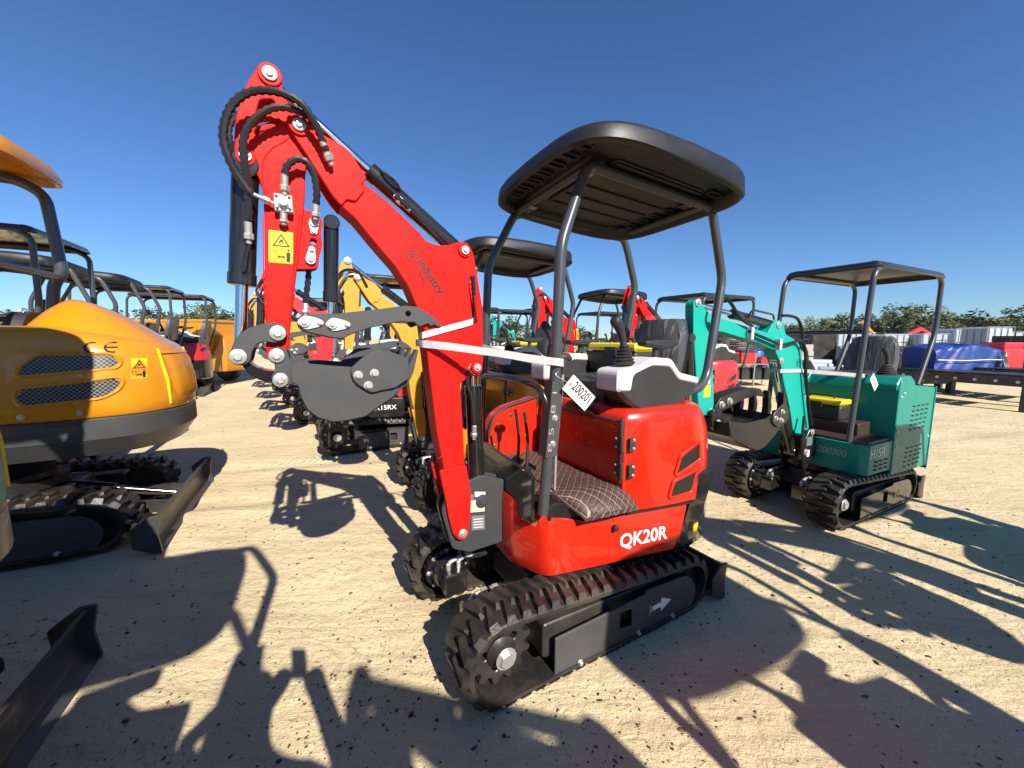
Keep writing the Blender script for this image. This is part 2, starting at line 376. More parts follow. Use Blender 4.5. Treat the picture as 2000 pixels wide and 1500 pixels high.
def gz(x, y):
    """height of the ground: flat under the machines in the mean, gently rutted"""
    d = math.hypot(x, y); k = 1 / (1 + (d / 14) ** 3)
    z = .014 * noise.noise((x * .9, y * 1.3, 1)) + .008 * noise.noise((x * 2.7, y * 3.3, 4)) + .005 * noise.noise((x * 7, y * 8, 7))
    # wheel ruts dragged round between the rows
    a = (x + 2.6) * .5 + (y - 3.2) * .85
    z += -.016 * math.exp(-((a + .9 + .15 * math.sin(x * .9)) / .12) ** 2) - .014 * math.exp(-((a + .35 + .1 * math.sin(x * 1.4)) / .10) ** 2) + .012 * math.exp(-((a + .6) / .08) ** 2)
    b = (x - 5.5) * .25 - (y - 5.6); z += -.03 * math.exp(-((b + .1 * math.sin(x)) / .14) ** 2) + .022 * math.exp(-((b - .3) / .12) ** 2) - .026 * math.exp(-((b + 1.1) / .14) ** 2) + .018 * math.exp(-((b + .8) / .1) ** 2)
    t = max(0, min(1, (d - 14) / 9)); rise = .45 * t * t * (3 - 2 * t) * (1 if y > 0 else 0)
    return (z - .006) * k + rise
def build_ground():
    def axis(lo, hi, c, s, grow):
        p = [c]; st = s
        while p[-1] < hi: p.append(p[-1] + st); st *= grow
        q = [c]; st = s
        while q[-1] > lo: q.append(q[-1] - st); st *= grow
        return q[:0:-1] + p
    xs = axis(-900, 900, 0, .045, 1.028); ys = axis(-60, 1200, 2.6, .045, 1.028)
    g = G(); nx = len(xs)
    g.v = [(x, y, gz(x, y)) for y in ys for x in xs]
    g.f = [(j * nx + i, j * nx + i + 1, (j + 1) * nx + i + 1, (j + 1) * nx + i) for j in range(len(ys) - 1) for i in range(nx - 1)]
    o = g.build('ground', ground_mat(), None, 180, 'structure', False); tag(o, 'pale sandy dirt yard with scattered debris', 'ground'); return o
build_ground()
# ------------------------------------------------------------------ excavator components (local frame: +X forward to the arm, +Y left, +Z up)
def parts(name, m, parent, gs, ang=38): return [g.build(name, m, parent, ang) for g in gs]
BOLT = {}
def bolts(name, parent, pts, d, r=.012, h=.008, m=None):
    """one hexagon-headed bolt object for every point"""
    m = m or ZINC; key = (tuple(d), r, h, m.name); out = []
    for p in pts:
        if key not in BOLT: o = G().bolt((0, 0, 0), d, r, h).build(name, m, parent); BOLT[key] = o.data
        else: o = bpy.data.objects.new(name, BOLT[key]); COL.objects.link(o); o.parent = parent
        o.location = p; out.append(o)
    return out
def pins(name, parent, pts, m=None):
    for x, z, y, r in pts: g = G(); pin(g, x, z, y, r); g.build(name, m or ZINC, parent)
def hull(pts):
    pts = sorted(set(pts))
    def half(ps):
        h = []
        for p in ps:
            while len(h) > 1 and (h[-1][0] - h[-2][0]) * (p[1] - h[-2][1]) - (h[-1][1] - h[-2][1]) * (p[0] - h[-2][0]) <= 0: h.pop()
            h.append(p)
        return h
    a = half(pts); b = half(pts[::-1]); return a[:-1] + b[:-1]

def crawler(root, sy, fx=.60, fr=.21, rx=-.57, rr=.168, yc=.375, w=.23, fine=True, arrow=None, panel=GREYP, sprocket_end=1):
    """one rubber track with wheels and frame, on side sy"""
    LH = .026
    H = hull([(round(c + (r - LH) * math.cos(a), 4), round(r + (r - LH) * math.sin(a), 4)) for c, r in ((fx, fr), (rx, rr)) for a in [2 * math.pi * k / 48 for k in range(48)]])
    H.append(H[0]); pitch = .074
    tot = sum(math.dist(a, b) for a, b in zip(H, H[1:])); n = round(tot / pitch); step = tot / (n * 4)
    P = []; acc = 0; i = 0; d = 0
    cum = [0]
    for a, b in zip(H, H[1:]): cum.append(cum[-1] + math.dist(a, b))
    def at(s):
        s %= tot; lo = 0
        for k in range(len(H) - 1):
            if cum[k + 1] >= s: lo = k; break
        t = (s - cum[lo]) / max(1e-9, cum[lo + 1] - cum[lo]); a, b = H[lo], H[lo + 1]
        return (a[0] + (b[0] - a[0]) * t, a[1] + (b[1] - a[1]) * t)
    def fr_(s):
        p = at(s); a = at(s - .02); b = at(s + .02); tx, tz = b[0] - a[0], b[1] - a[1]; l = math.hypot(tx, tz); return p, (tz / l, -tx / l)
    y0, y1 = sy * yc - w / 2, sy * yc + w / 2
    g = G(); rings = []
    N = n * 4
    for k in range(N):
        p, nn = fr_(k * step)
        rings.append([(p[0] + nn[0] * h, y, p[1] + nn[1] * h) for y, h in ((y0, -.022), (y0, -.004), (y0 + .006, .001), (y1 - .006, .001), (y1, -.004), (y1, -.022))])
    g.loft(rings + [rings[0]], False)
    for k in range(n):
        for half in (0, 1):
            s0 = (k + half * .5) * step * 4
            ya, yb = (y0 - .003, y0 + w * .58) if half == 0 else (y1 + .003, y1 - w * .58)
            def pt(s, y, h):
                p, nn = fr_(s); return (p[0] + nn[0] * h, y, p[1] + nn[1] * h)
            sk = .018
            B = [(-.026, ya), (.026, ya), (.016 + sk, yb), (-.008 + sk, yb)]
            ym = ya + (yb - ya) * .12
            T = [(-.017, ym), (.017, ym), (.008 + sk, yb - (yb - ya) * .1), (-.002 + sk, yb - (yb - ya) * .1)]
            vs = [pt(s0 + a, b, -.002) for a, b in B] + [pt(s0 + a, b, LH) for a, b in T]
            g.add(vs, [(0, 1, 5, 4), (1, 2, 6, 5), (2, 3, 7, 6), (3, 0, 4, 7), (4, 5, 6, 7)])
    g.build('rubber_track', RUB, root, 30)
    yo = sy * (yc + w / 2)
    # sprocket and idler
    g = G(); r_s = fr - .055; teeth = 13
    prof = []
    for k in range(teeth * 4):
        a = 2 * math.pi * k / (teeth * 4); rr_ = r_s if k % 4 in (0, 1) else r_s - .03; prof.append((fx + rr_ * math.cos(a), fr + rr_ * math.sin(a)))
    g.plate(prof, sy * yc - .03, sy * yc + .03, .004, [circ(fx + .075 * math.cos(q), fr + .075 * math.sin(q), .02, 8) for q in (0, 1.256, 2.513, 3.77, 5.026)] if fine else ())
    sp = g.build('sprocket', BLK, root)
    g = G(); g.lathe((fx, sy * (yc + .02), fr), (0, sy, 0), [(0, .07), (.02, .07), (.035, .055), (.06, .045), (.062, 0.001)], 18); g.build('hub', BLK, sp)
    bolts('hub_bolt', sp, [(fx, sy * (yc + .082), fr)], (0, sy, 0), .034, .018)
    g = G(); g.lathe((rx, sy * (yc - .05), rr), (0, sy, 0), [(0, .05), (0, rr - .05), (.035, rr - .05), (.04, rr - .075), (.06, rr - .075), (.065, rr - .05), (.1, rr - .05), (.1, .05), (.13, .04), (.131, .001)], 24)
    g.build('idler_wheel', BLK, root)
    for k in range(3):
        x = rx + (fx - rx) * (.28 + .23 * k); g = G(); g.lathe((x, sy * yc - .07, .085), (0, 1, 0), [(0, .02), (0, .045), (.05, .045), (.055, .03), (.085, .03), (.09, .045), (.14, .045), (.14, .02)], 14)
        g.build('track_roller', BLK, root)
    # frame beam and outer guard panel
    g = G(); g.plate(rp([(fx - .2, .10), (fx - .2, .27), (rx + .12, .25), (rx + .1, .1)], .02), sy * (yc - .06), sy * (yc + .06), .006); g.build('track_frame', BLK, root)
    yp = sy * (yc + w / 2 - .012)
    g = G(); g.plate(rp([(fx - .235, .02, .004), (fx - .235, .225, .01), (-.20, .243, .01), (-.21, .262, .01), (rx + .02, .245, .06), (rx - .06, .14, .06), (rx - .01, .035, .04), (-.2, .03, .01)], .01, 4), yp - .006, yp + .006, .002,
              [rp([(-.03, .115), (-.03, .205), (-.115, .195), (-.115, .105)], .006, 2)])
    gp = g.build('track_guard', panel, root)
    bolts('guard_bolt', gp, [(x, yp + sy * .006, .045) for x in (.22, -.16, -.42)], (0, sy, 0), .011, .012)
    if arrow:
        a = [(-.25, .158), (-.325, .160), (-.325, .185), (-.405, .148), (-.325, .108), (-.325, .134), (-.25, .132), (-.235, .112), (-.262, .145), (-.235, .178)]
        g = G(); g.plate(a, yp + sy * .0065, yp + sy * .0085, .0003); g.build('direction_arrow', arrow, gp)
    # travel motor on the inner side
    yi = sy * (yc - w / 2)
    g = G(); g.lathe((fx, yi + sy * .05, fr), (0, -sy, 0), [(0, .125), (.03, .13), (.035, .13), (.05, .125), (.052, .10), (.10, .098), (.12, .085), (.125, .05), (.126, .001)], 28)
    g.box(fx - .06, fx + .07, *sorted((yi - sy * .06, yi - sy * .17)), fr - .065, fr + .06, .008, .015)
    mo = g.build('travel_motor', BLKG, root)
    bolts('motor_bolt', mo, [(fx + .112 * math.cos(k * math.pi / 4), yi, fr + .112 * math.sin(k * math.pi / 4)) for k in range(8)], (0, -sy, 0), .009, .01)
    for dx in (-.03, .03):
        g = G()
        g.cyl((fx + dx, yi - sy * .11, fr + .055), (fx + dx, yi - sy * .11, fr + .10), .014, 6); g.cyl((fx + dx, yi - sy * .11, fr + .10), (fx + dx - .05, yi - sy * .11, fr + .115), .011, 8)
        g.cyl((fx + dx - .05, yi - sy * .11, fr + .115), (fx + dx - .085, yi - sy * .11, fr + .112), .014, 6)
        g.build('hose_fitting', ZINC, mo)
    if fine:
        for dx in (-.03, .03):
            g = G(); g.hose(spline([(fx + dx - .085, yi - sy * .11, fr + .112), (fx - .2 + dx, yi - sy * .105, fr + .09), (fx - .33 + dx, yi - sy * .1, fr + .10), (fx - .42, yi - sy * .12, fr + .12)], 8), .013)
            g.build('travel_hose', HOSE, mo)

def undercarriage(root, blade=-1, fine=True, arrow=None, yc=.375, w=.23, blade_w=.5, blade_x=.85, panel=GREYP, sc=1):
    for sy in (1, -1): crawler(root, sy, yc=yc, w=w, fine=fine, arrow=arrow, panel=panel)
    g = G(); g.plate(rp([(-.38, .17), (.34, .17), (.30, .32), (-.34, .32)], .02), -.2, .2, .01)
    for s in (1, -1):
        for x in (.24, -.30): g.bar((x * .7, s * .1, .25), (x, s * (yc - .05), .19), .11, .09)
    fr = g.build('centre_frame', BLK, root)
    g = G(); g.lathe((0, 0, .30), (0, 0, 1), [(0, .26), (.03, .29), (.08, .29), (.085, .25), (.12, .25)], 36); g.build('slew_ring', BLK, fr)
    bx = blade * blade_x
    # dozer blade: curved sheet, end plates, arms
    prof = [(-.02, .0), (.005, .02), (.03, .07), (.036, .12), (.024, .17), (-.012, .215)]
    g = G(); ring = [(bx - blade * (p[0]), p[1]) for p in prof] + [(bx - blade * (p[0] + .016), p[1]) for p in reversed(prof)]
    g.plate(ring, -blade_w, blade_w, .002); bl = g.build('dozer_blade', BLK if panel is not CHAR else CHAR, root)
    for s in (1, -1):
        g = G(); g.plate(rp([(bx + blade * .03, 0), (bx + blade * .0, .0), (bx - blade * .1, .05), (bx - blade * .11, .16), (bx - blade * .02, .225), (bx + blade * .035, .225), (bx + blade * .015, .12)], .012), s * blade_w, s * (blade_w + .014), .002)
        g.build('blade_end_plate', BLK if panel is not CHAR else CHAR, bl)
    for s in (1, -1): g = G(); g.bar((bx - blade * .06, s * .17, .12), (blade * .30, s * .17, .2), .045, .07); g.build('blade_arm', BLK, bl)
    g = G(); g.cyl((blade * .3, 0, .3), (blade * .52, 0, .24), .032, 14); g.build('blade_cylinder', BLKG, bl)
    g = G(); g.cyl((blade * .52, 0, .24), (bx - blade * .05, 0, .15), .016, 12); g.build('blade_rod', CHROME, bl)

NEAR = lambda x: .33 + (.28 - x) * .17       # plan of the left flank
def foot(inner=0, x_f=.385):
    P = [(x_f, .10), (x_f - .01, .15), (.32, .28), (.30, .31), (.27, .33), (.1, .361), (-.1, .395), (-.3, .429), (-.47, .457), (-.60, .468), (-.70, .45), (-.79, .405), (-.87, .33), (-.92, .22), (-.945, .1), (-.95, -.03)]
    Q = [(x, -y * (1.0 + .1 * (x < .3)) + .0) for x, y in P[::-1] if abs(y) > .05]
    return P + Q
def house_round(root, body=REDG, fine=True, low=None):
    F = foot()
    def zt(x): return .65 + .10 * max(0, min(1.05, (x - .08) / .3)) ** 1.2
    i0 = next(i for i, p in enumerate(F) if p[0] < -.48); near = F[:i0] + [(-.50, NEAR(-.50))]
    far = [(x, -y * 1.1) for x, y in near[::-1]]
    path = far + near                                  # open band from far flank round the front to near flank
    def ring(z, d): return [(x * (1 - d * .6) , y * (1 - d * 1.1), z(x) if callable(z) else z) for x, y in path]
    lean = lambda R_, k: [(x - (k if x < -.45 else 0), y, z) for x, y, z in R_]
    g = G(); g.loft([ring(.395, .1), ring(.392, .03), ring(.40, .012), lean(ring(.47, 0), 0), lean(ring(lambda x: zt(x) - .012, 0), .04), lean(ring(zt, .015), .04), lean(ring(lambda x: zt(x) - .004, .06), .04)], False, False)
    sk = g.build('skirt', low or body, root, 35)
    # rear counterweight
    rear = [p for p in F[i0 - 1:] if p[0] < -.46]; rear = [(-.47, NEAR(-.47) + .004)] + [p for p in rear if p[1] > -.3 or True]
    rear = [p for p in rear if p[0] <= -.47]
    def rr(z, k, lx=0): return [(x * k - (lx if x > -.62 else 0), y * k, z) for x, y in rear]
    g = G(); g.loft([rr(.40, .9), rr(.375, .965), rr(.40, 1.0), rr(.62, 1.012, .075), rr(.80, 1.012, .15), rr(.815, .99, .15)], False, False); g.build('counterweight', BLKG, root, 40)
    # engine hood / seat base
    H = [(-.125, -.43), (-.125, .385), (-.14, .40), (-.3, .429), (-.47, .457), (-.60, .468), (-.70, .45), (-.79, .405), (-.87, .33), (-.92, .22), (-.945, .1), (-.95, -.03), (-.945, -.12), (-.92, -.25), (-.87, -.36), (-.79, -.44), (-.6, -.5), (-.3, -.47)]
    def hr(z, d, rz=0): return [(-.5 + (x + .5) * (1 - d) + rz * max(0, -x - .45), y * (1 - d), z) for x, y in H]
    g = G(); g.loft([hr(.657, .02), hr(.665, .0), hr(.9, 0), hr(1.05, .005, .06), hr(1.13, .02, .14), hr(1.175, .045, .2), hr(1.192, .085, .24), hr(1.196, .2, .24)], True)
    hd = g.build('engine_hood', body, root, 42)
    g = G(); g.tube([(x, NEAR(x) - .002 - max(0, -x - .47) ** 2 * .6, .6535) for x in [-.14 - .46 * k / 10 for k in range(11)]], .007, 6); g.build('panel_gap', DEEP, hd)
    g = G(); g.box(-.124, -.118, -.37, .352, .845, 1.115, .002, .012); g.build('access_door', body, hd)
    parts('door_seal', BLK, hd, [G().tube([(-.12, .372, .82), (-.12, .372, 1.16)], .010, 8), G().tube([(-.12, -.37, 1.135), (-.12, .36, 1.135)], .007, 6)])
    for z in (.85, .99):
        g = G(); g.box(-.117, -.111, .335, .372, z, z + .075, .001, .004)
        g.plate(rp([(-.135, z), (-.175, z), (-.175, z + .075), (-.135, z + .075)], .004, 2), .412, .418, .001)
        g.cyl((-.112, .385, z - .005), (-.112, .385, z + .08), .010, 10)
        hg = g.build('hinge', BLK, hd)
        bolts('hinge_bolt', hd, [(-.111, .345, z + q) for q in (.015, .06)], (1, 0, 0), .006, .006); bolts('hinge_bolt', hd, [(-.162, .419, z + q) for q in (.015, .06)], (0, 1, 0), .006, .006)
    # vents, near and far flanks
    V = [[(-.447, .833), (-.475, .926), (-.60, .99), (-.612, .90)], [(-.414, .71), (-.436, .79), (-.588, .832), (-.556, .724)]]
    for sgn in (1, -1):
        for q in V:
            k = 1 if sgn > 0 else 1.07
            bend = lambda x, y, z: (x, sgn * (NEAR(x) * k + y - max(0, -x - .5) ** 2 * .9), z)
            g = G(); c = rp(q, .012, 3); g.plate(inset(c if area(c) > 0 else c[::-1], -.016), .001, .010, .004, [inset(c if area(c) > 0 else c[::-1], .002)]); g.map(bend); vf = g.build('vent_frame', body, hd)
            g = G(); g.plate(c, .0005, .004, .001); g.map(bend); g.build('vent_mesh', MESHB, hd)
    # floor, bulkhead, mat, pad
    g = G(); g.plate(rp([(.37, -.36), (.37, .14), (.29, .325), (-.13, .38), (-.13, -.42), (.25, -.40)], .02), .68, .765, .006, ax='z'); fl = g.build('floor_plate', BLKG, root)
    g = G(); g.plate(rp([(-.30, .70), (.30, .68), (.30, .92), (-.27, .955)], .02), .352, .372, .004, ax='x'); g.build('front_bulkhead', BLKG, root)
    g = G(); n = 18
    g.plate(rp([(.33, -.30), (.32, .12), (.26, .24), (-.115, .30), (-.115, -.42), (.2, -.40)], .04, 4), .764, .797, .008, ax='z'); g.build('floor_mat', QUILT, root)
    g = G(); rings = []
    for j in range(9):
        t = j / 8; y = .19 + t * .27; zc = .790 + .012 * math.sin(min(1, t * 1.6) * math.pi * .5) - .075 * max(0, (t - .45) / .55) ** 2.0
        x0 = -.135 - .03 * t; x1 = .235 - .15 * max(0, t - .35) ** 1.1
        rings.append([(x0 + (x1 - x0) * s, y + .035 * (1 - (2 * s - 1) ** 2) * t - .03 * s, zc - .012 * abs(2 * s - 1) ** 4 + .012 * math.sin(s * 3.1)) for s in [k / 12 for k in range(13)]])
    top = rings; bot = [[(x, y - .004, z - .05 + .025 * (j / 8)) for x, y, z in r] for j, r in enumerate(rings)]
    loops = [t + b[::-1] for t, b in zip(top, bot)]
    g.loft(loops, True); g.build('step_pad', QUILT, root, 60)
    # far flank fairing
    g = G(); g.plate(rp([(.30, .76), (.285, .90), (.235, 1.06, .05), (.15, 1.115), (-.12, 1.17), (-.12, .76)], .03, 4), -.50, -.40, .02); fa = g.build('side_fairing', body, root)
    g = G(); g.tube(fillet([(.297, -.396, .78), (.283, -.396, .90), (.233, -.396, 1.06), (.15, -.396, 1.118), (-.118, -.396, 1.172)], .05), .009, 6); g.build('edge_trim', BLK, fa)
    bolts('fairing_bolt', fa, [(x, -.398, z) for x, z in ((.22, .87), (.19, 1.0), (.1, 1.06), (-.02, .9))], (0, 1, 0), .009, .006, BRASS)
    return sk

def console(root, y0, y1, dx=0, fine=True):
    s = 1 if y1 > 0 else -1
    prof = [(-.10 + dx, 1.395, .03), (-.10 + dx, 1.29, .03), (-.17 + dx, 1.23, .05), (-.28 + dx, 1.165, .05), (-.56 + dx, 1.165, .06), (-.72 + dx, 1.255, .03), (-.72 + dx, 1.325, .02), (-.56 + dx, 1.36, .02), (-.49 + dx, 1.442, .03), (-.34 + dx, 1.452, .03), (-.25 + dx, 1.41, .02)]
    g = G(); g.plate(rp(prof, .02, 4), y0, y1, .018); c = g.build('side_console', PLASG, root)
    band = [(-.092 + dx, 1.402, .03), (-.092 + dx, 1.292, .02), (-.19 + dx, 1.285, .02), (-.205 + dx, 1.37, .02), (-.335 + dx, 1.412, .02), (-.472 + dx, 1.402, .02), (-.55 + dx, 1.326, .02), (-.728 + dx, 1.292, .01), (-.728 + dx, 1.335, .01), (-.565 + dx, 1.37, .02), (-.492 + dx, 1.45, .03), (-.34 + dx, 1.462, .03), (-.25 + dx, 1.42, .02)]
    g = G(); g.plate(rp(band, .02, 3), y0 - .006, y1 + .006, .012); g.build('console_trim', WHT, c)
    ym = (y0 + y1) / 2
    g = G(); pr = []
    for k in range(6): pr += [(k * .017, .052 - k * .006), (k * .017 + .009, .058 - k * .006)]
    g.lathe((-.215 + dx, ym, 1.425), (.05, 0, 1), pr + [(.105, .018)], 18); g.build('lever_boot', BLK, c)
    g = G(); a = Vector((-.21 + dx, ym, 1.50)); g.tube(spline([a, a + Vector((.01, 0, .05)), a + Vector((.03, 0, .10)), a + Vector((.055, 0, .14)), a + Vector((.085, 0, .155))], 5), [.019, .019, .0185, .018, .018, .018, .019, .02, .021, .022, .023, .0245, .026, .027, .028, .029, .029, .029, .028, .024, .012], 14); g.build('joystick', PLAS, c)
    g = G(); g.plate(rp([(-.34 + dx, 1.52), (-.34 + dx, 1.548), (-.60 + dx, 1.555), (-.60 + dx, 1.525), (-.5 + dx, 1.50)], .015, 3), ym - .045, ym + .045, .014); g.cyl((-.45 + dx, ym, 1.44), (-.45 + dx, ym, 1.52), .018); g.build('armrest', PLAS, c)
    return c

def seat(root, x=-.62, y=-.02, z=1.2, film=True, extra=True):
    w = .21
    g = G(); rings = []
    for t, hw, zz in ((0, .15, 0), (.03, .19, .02), (.1, w, .03), (.3, w, .025), (.42, w, .03), (.46, .19, .02)):
        rings.append([(x - .14 + t * 1.3, y - hw + 2 * hw * k / 10, z + .10 + zz - .02 * math.cos((k / 10 - .5) * math.pi)) for k in range(11)] + [(x - .14 + t * 1.3, y + hw - 2 * hw * k / 10, z) for k in range(11)])
    g.loft(rings); c = g.build('seat_cushion', GLASSY, root, 60)
    g = G(); rings = []
    for h, hw, d in ((.06, .17, 0), (.10, .2, -.01), (.25, .205, -.03), (.38, .19, -.055), (.46, .16, -.075), (.49, .12, -.085)):
        rings.append([(x - .16 + d + .035 * math.cos((k / 10 - .5) * math.pi) * .5 + .04, y - hw + 2 * hw * k / 10, z + h) for k in range(11)] + [(x - .20 + d - .02, y + hw - 2 * hw * k / 10, z + h) for k in range(11)])
    g.loft(rings); b = g.build('seat_back', GLASSY, root, 60)
    if film:
        g = G(); rings = []
        for i, (h, hw, d) in enumerate(((.0, .235, .03), (.12, .225, 0), (.25, .23, -.02), (.38, .215, -.05), (.47, .185, -.07), (.515, .14, -.085))):
            q = []
            for k in range(16):
                a = 2 * math.pi * k / 16; j = 1 + .02 * math.sin(k * 5.1 + i * 2.3)
                q.append((x - .165 + d + .085 * math.cos(a) * j, y + hw * math.sin(a) * j, z + h))
            rings.append(q)
        g.loft(rings); g.build('plastic_wrap', FILM, b, 70)
        g = G(); rings = []
        for t, hw in ((-.0, .16), (.06, .22), (.2, .235), (.36, .235), (.47, .20), (.5, .16)):
            q = []
            for k in range(14):
                a = 2 * math.pi * k / 14; j = 1 + .04 * math.sin(k * 3.7 + t * 30); q.append((x - .15 + t * 1.3, y + hw * math.cos(a) * j, z + .075 + .07 * math.sin(a) * j))
            rings.append(q)
        g.loft(rings); g.build('plastic_wrap', FILM, c, 70)

def canopy_round(root, z=2.325, mt=ROOF, fine=True, cx=-.29, cy=.08, a=.58, b=.515, tilt=.05, roll=.03, yn=.29, yf=-.41, col=None):
    col = col or TUBE
    n = 56
    def outline(d):
        out = []
        for k in range(n):
            t = 2 * math.pi * k / n; c, s = math.cos(t), math.sin(t); e = 2 / 5.2
            x = (a - d) * (abs(c) ** e) * (1 if c > 0 else -1); y = (b - d) * (abs(s) ** e) * (1 if s > 0 else -1)
            x *= 1 - .06 * abs(y / b) ** 2 * (x > 0) ; y *= 1 - .05 * abs(x / a) ** 2
            out.append((cx + x, cy + y))
        return out
    def ring(d, h):
        k = lambda x: max(0, min(1, (.30 - x) / .7))
        return [(x, y, z + (h * k(x) if h < 0 else h if h < .05 else h * (.72 + .28 * k(x))) + tilt * (x - cx) + roll * (y - cy)) for x, y in outline(d)]
    g = G(); g.loft([ring(.42, .048), ring(.20, .046), ring(.055, .042), ring(.036, -.022), ring(.026, -.029), ring(.012, -.027), ring(0, -.014), ring(.005, .062), ring(.016, .084), ring(.042, .100), ring(.11, .109), ring(.15, .104), ring(.19, .111), ring(.42, .12)], True)
    ca = g.build('canopy_roof', mt, root, 50)
    if fine:
        P = lambda x, y, h: (x, y, z + h + tilt * (x - cx) + roll * (y - cy))
        for xs in (cx + .46, cx - .46):
            for k in range(7):
                y = cy - .30 + k * .1
                g = G(); g.plate(rp([(xs - .055, y - .022), (xs + .055, y - .022), (xs + .055, y + .022), (xs - .055, y + .022)], .02, 3), .028, .0455, .003, [rp([(xs - .043, y - .013), (xs + .043, y - .013), (xs + .043, y + .013), (xs - .043, y + .013)], .012, 3)], ax='z'); g.map(P); g.build('vent_slot', mt, ca)
        g = G(); g.plate(rp([(-.70, -.22), (-.04, -.22), (-.04, .36), (-.70, .36)], .04, 3), .036, .0465, .004, ax='z'); g.map(P); g.build('roof_panel', mt, ca)
        for k in range(5): y = cy - .26 + k * .13; g = G(); g.plate(rp([(-.68, y - .008), (-.06, y - .008), (-.06, y + .008), (-.68, y + .008)], .004, 2), .026, .037, .003, ax='z'); g.map(P); g.build('roof_rib', mt, ca)
        for x in (.0, -.74):
            for y in (-.33, .22): g = G(); g.plate(rp([(x - .03, y - .045), (x + .03, y - .045), (x + .03, y + .045), (x - .03, y + .045)], .004, 2), .020, .026, .001, ax='z'); g.map(P); mp = g.build('mounting_plate', TUBE, ca); bolts('mounting_bolt', ca, [P(x, y + .02 * (1 if y > 0 else -1), .022)], (0, 0, -1), .011, .012, BRASS)
    # tube hoops: front post, roof rail, rear post on each side
    def zz(x, y): return z + .012 + tilt * (x - cx) + roll * (y - cy)
    hoops = [[(.335, yn + .05, .74), (.275, yn + .05, 1.38), (.245, yn + .04, 1.98), (.075, yn, zz(.07, yn)), (-.86, yn, zz(-.86, yn)), (-.90, yn, 2.20), (-1.0, yn, 1.92), (-.86, yn + .03, 1.34), (-.78, yn + .05, 1.27), (-.66, yn + .04, 1.25)],
             [(.33, yf - .03, .76), (.275, yf - .02, 1.38), (.245, yf - .01, 2.0), (.06, yf, zz(.06, yf)), (-.86, yf, zz(-.86, yf)), (-.90, yf, 2.22), (-1.0, yf, 1.95), (-.88, yf, 1.34), (-.74, yf, 1.22)]]
    for h in hoops:
        g = G(); pth = fillet(h[:4], .07, 4)[:-1] + fillet(h[3 - 1:], .06, 4)[1:]
        g.tube(fillet(h, .06, 5), .0255, 14); g.build('canopy_post', col, root)
    for x in (.06, -.8): g = G(); g.tube([(x, yn, zz(x, yn)), (x, yf, zz(x, yf))], .02, 10); g.build('canopy_cross_tube', col, root)
    return ca

def canopy_flat(root, x0=-1.16, x1=.22, hw=.37, z=2.14, fine=True, mt=None, seatz=1.1, bow=.0):
    mt = mt or mat('folded_sheet_roof', (.02, .02, .022), .35, 0, .2, .1)
    O = rp([(x0, -hw), (x1, -hw), (x1, hw), (x0, hw)], .07, 4)
    def ring(d, h): 
        q = inset(O if area(O) > 0 else O[::-1], d); return [(x, y, z + h) for x, y in q]
    g = G(); g.loft([ring(.06, .035), ring(.012, .03), ring(.008, -.012), ring(.0, -.014), ring(-.004, .0), ring(.03, .042), ring(.09, .055)], True); ca = g.build('canopy_roof', mt, root, 30)
    for s in (1, -1):
        y = s * (hw - .03)
        g = G(); g.tube(fillet([(.38, y, .68), (.25, y, z - .05), (.1, y, z + .015), (x0 + .12, y, z + .015), (x0 + .02, y, z - .05), (x0 + .03, y, 1.60), (-.86, y, 1.10)], .09, 5), .021, 12); g.build('canopy_post', TUBE, root)
    g = G(); g.tube([(.275, hw - .03, 1.60), (.275, -hw + .03, 1.60)], .017, 10); g.build('grab_bar', TUBE, root)
    return ca

# ------------------------------------------------------------------ arm with the high, folded pose
def pin(g, x, z, y, r=.026, h=.014):
    s = 1 if y > -.03 else -1; y0 = y if s > 0 else y + h
    g.lathe((x, y0, z), (0, s, 0), [(0, r * 1.4), (h * .42, r * 1.4), (h * .5, r * 1.3), (h * .5, .0005)], 22)
    g.cyl((x, y0 + s * h * .4, z), (x, y0 + s * h, z), r * .72, 6, .001)
def rodcyl(root, a, b, split, r, rr, y, barrel=BLKG, name='cylinder'):
    """hydraulic cylinder: barrel from a for `split` of the length, bright rod to b"""
    a = Vector((a[0], y, a[1])); b = Vector((b[0], y, b[1])); m = a.lerp(b, split); d = (b - a).normalized()
    g = G(); g.cyl(a, m, r, 20, .006); g.cyl(m - d * .045, m, r * 1.08, 20, .003); g.cyl(a + Vector((0, -r * 1.1, 0)), a + Vector((0, r * 1.1, 0)), r * 1.05, 16)
    c = g.build(name, barrel, root)
    g = G(); g.cyl(m - d * .02, b, rr, 16, .002); g.cyl(b - Vector((0, rr * 1.5, 0)), b + Vector((0, rr * 1.5, 0)), rr * 1.6, 16); g.build('cylinder_rod', CHROME, c)
    return c
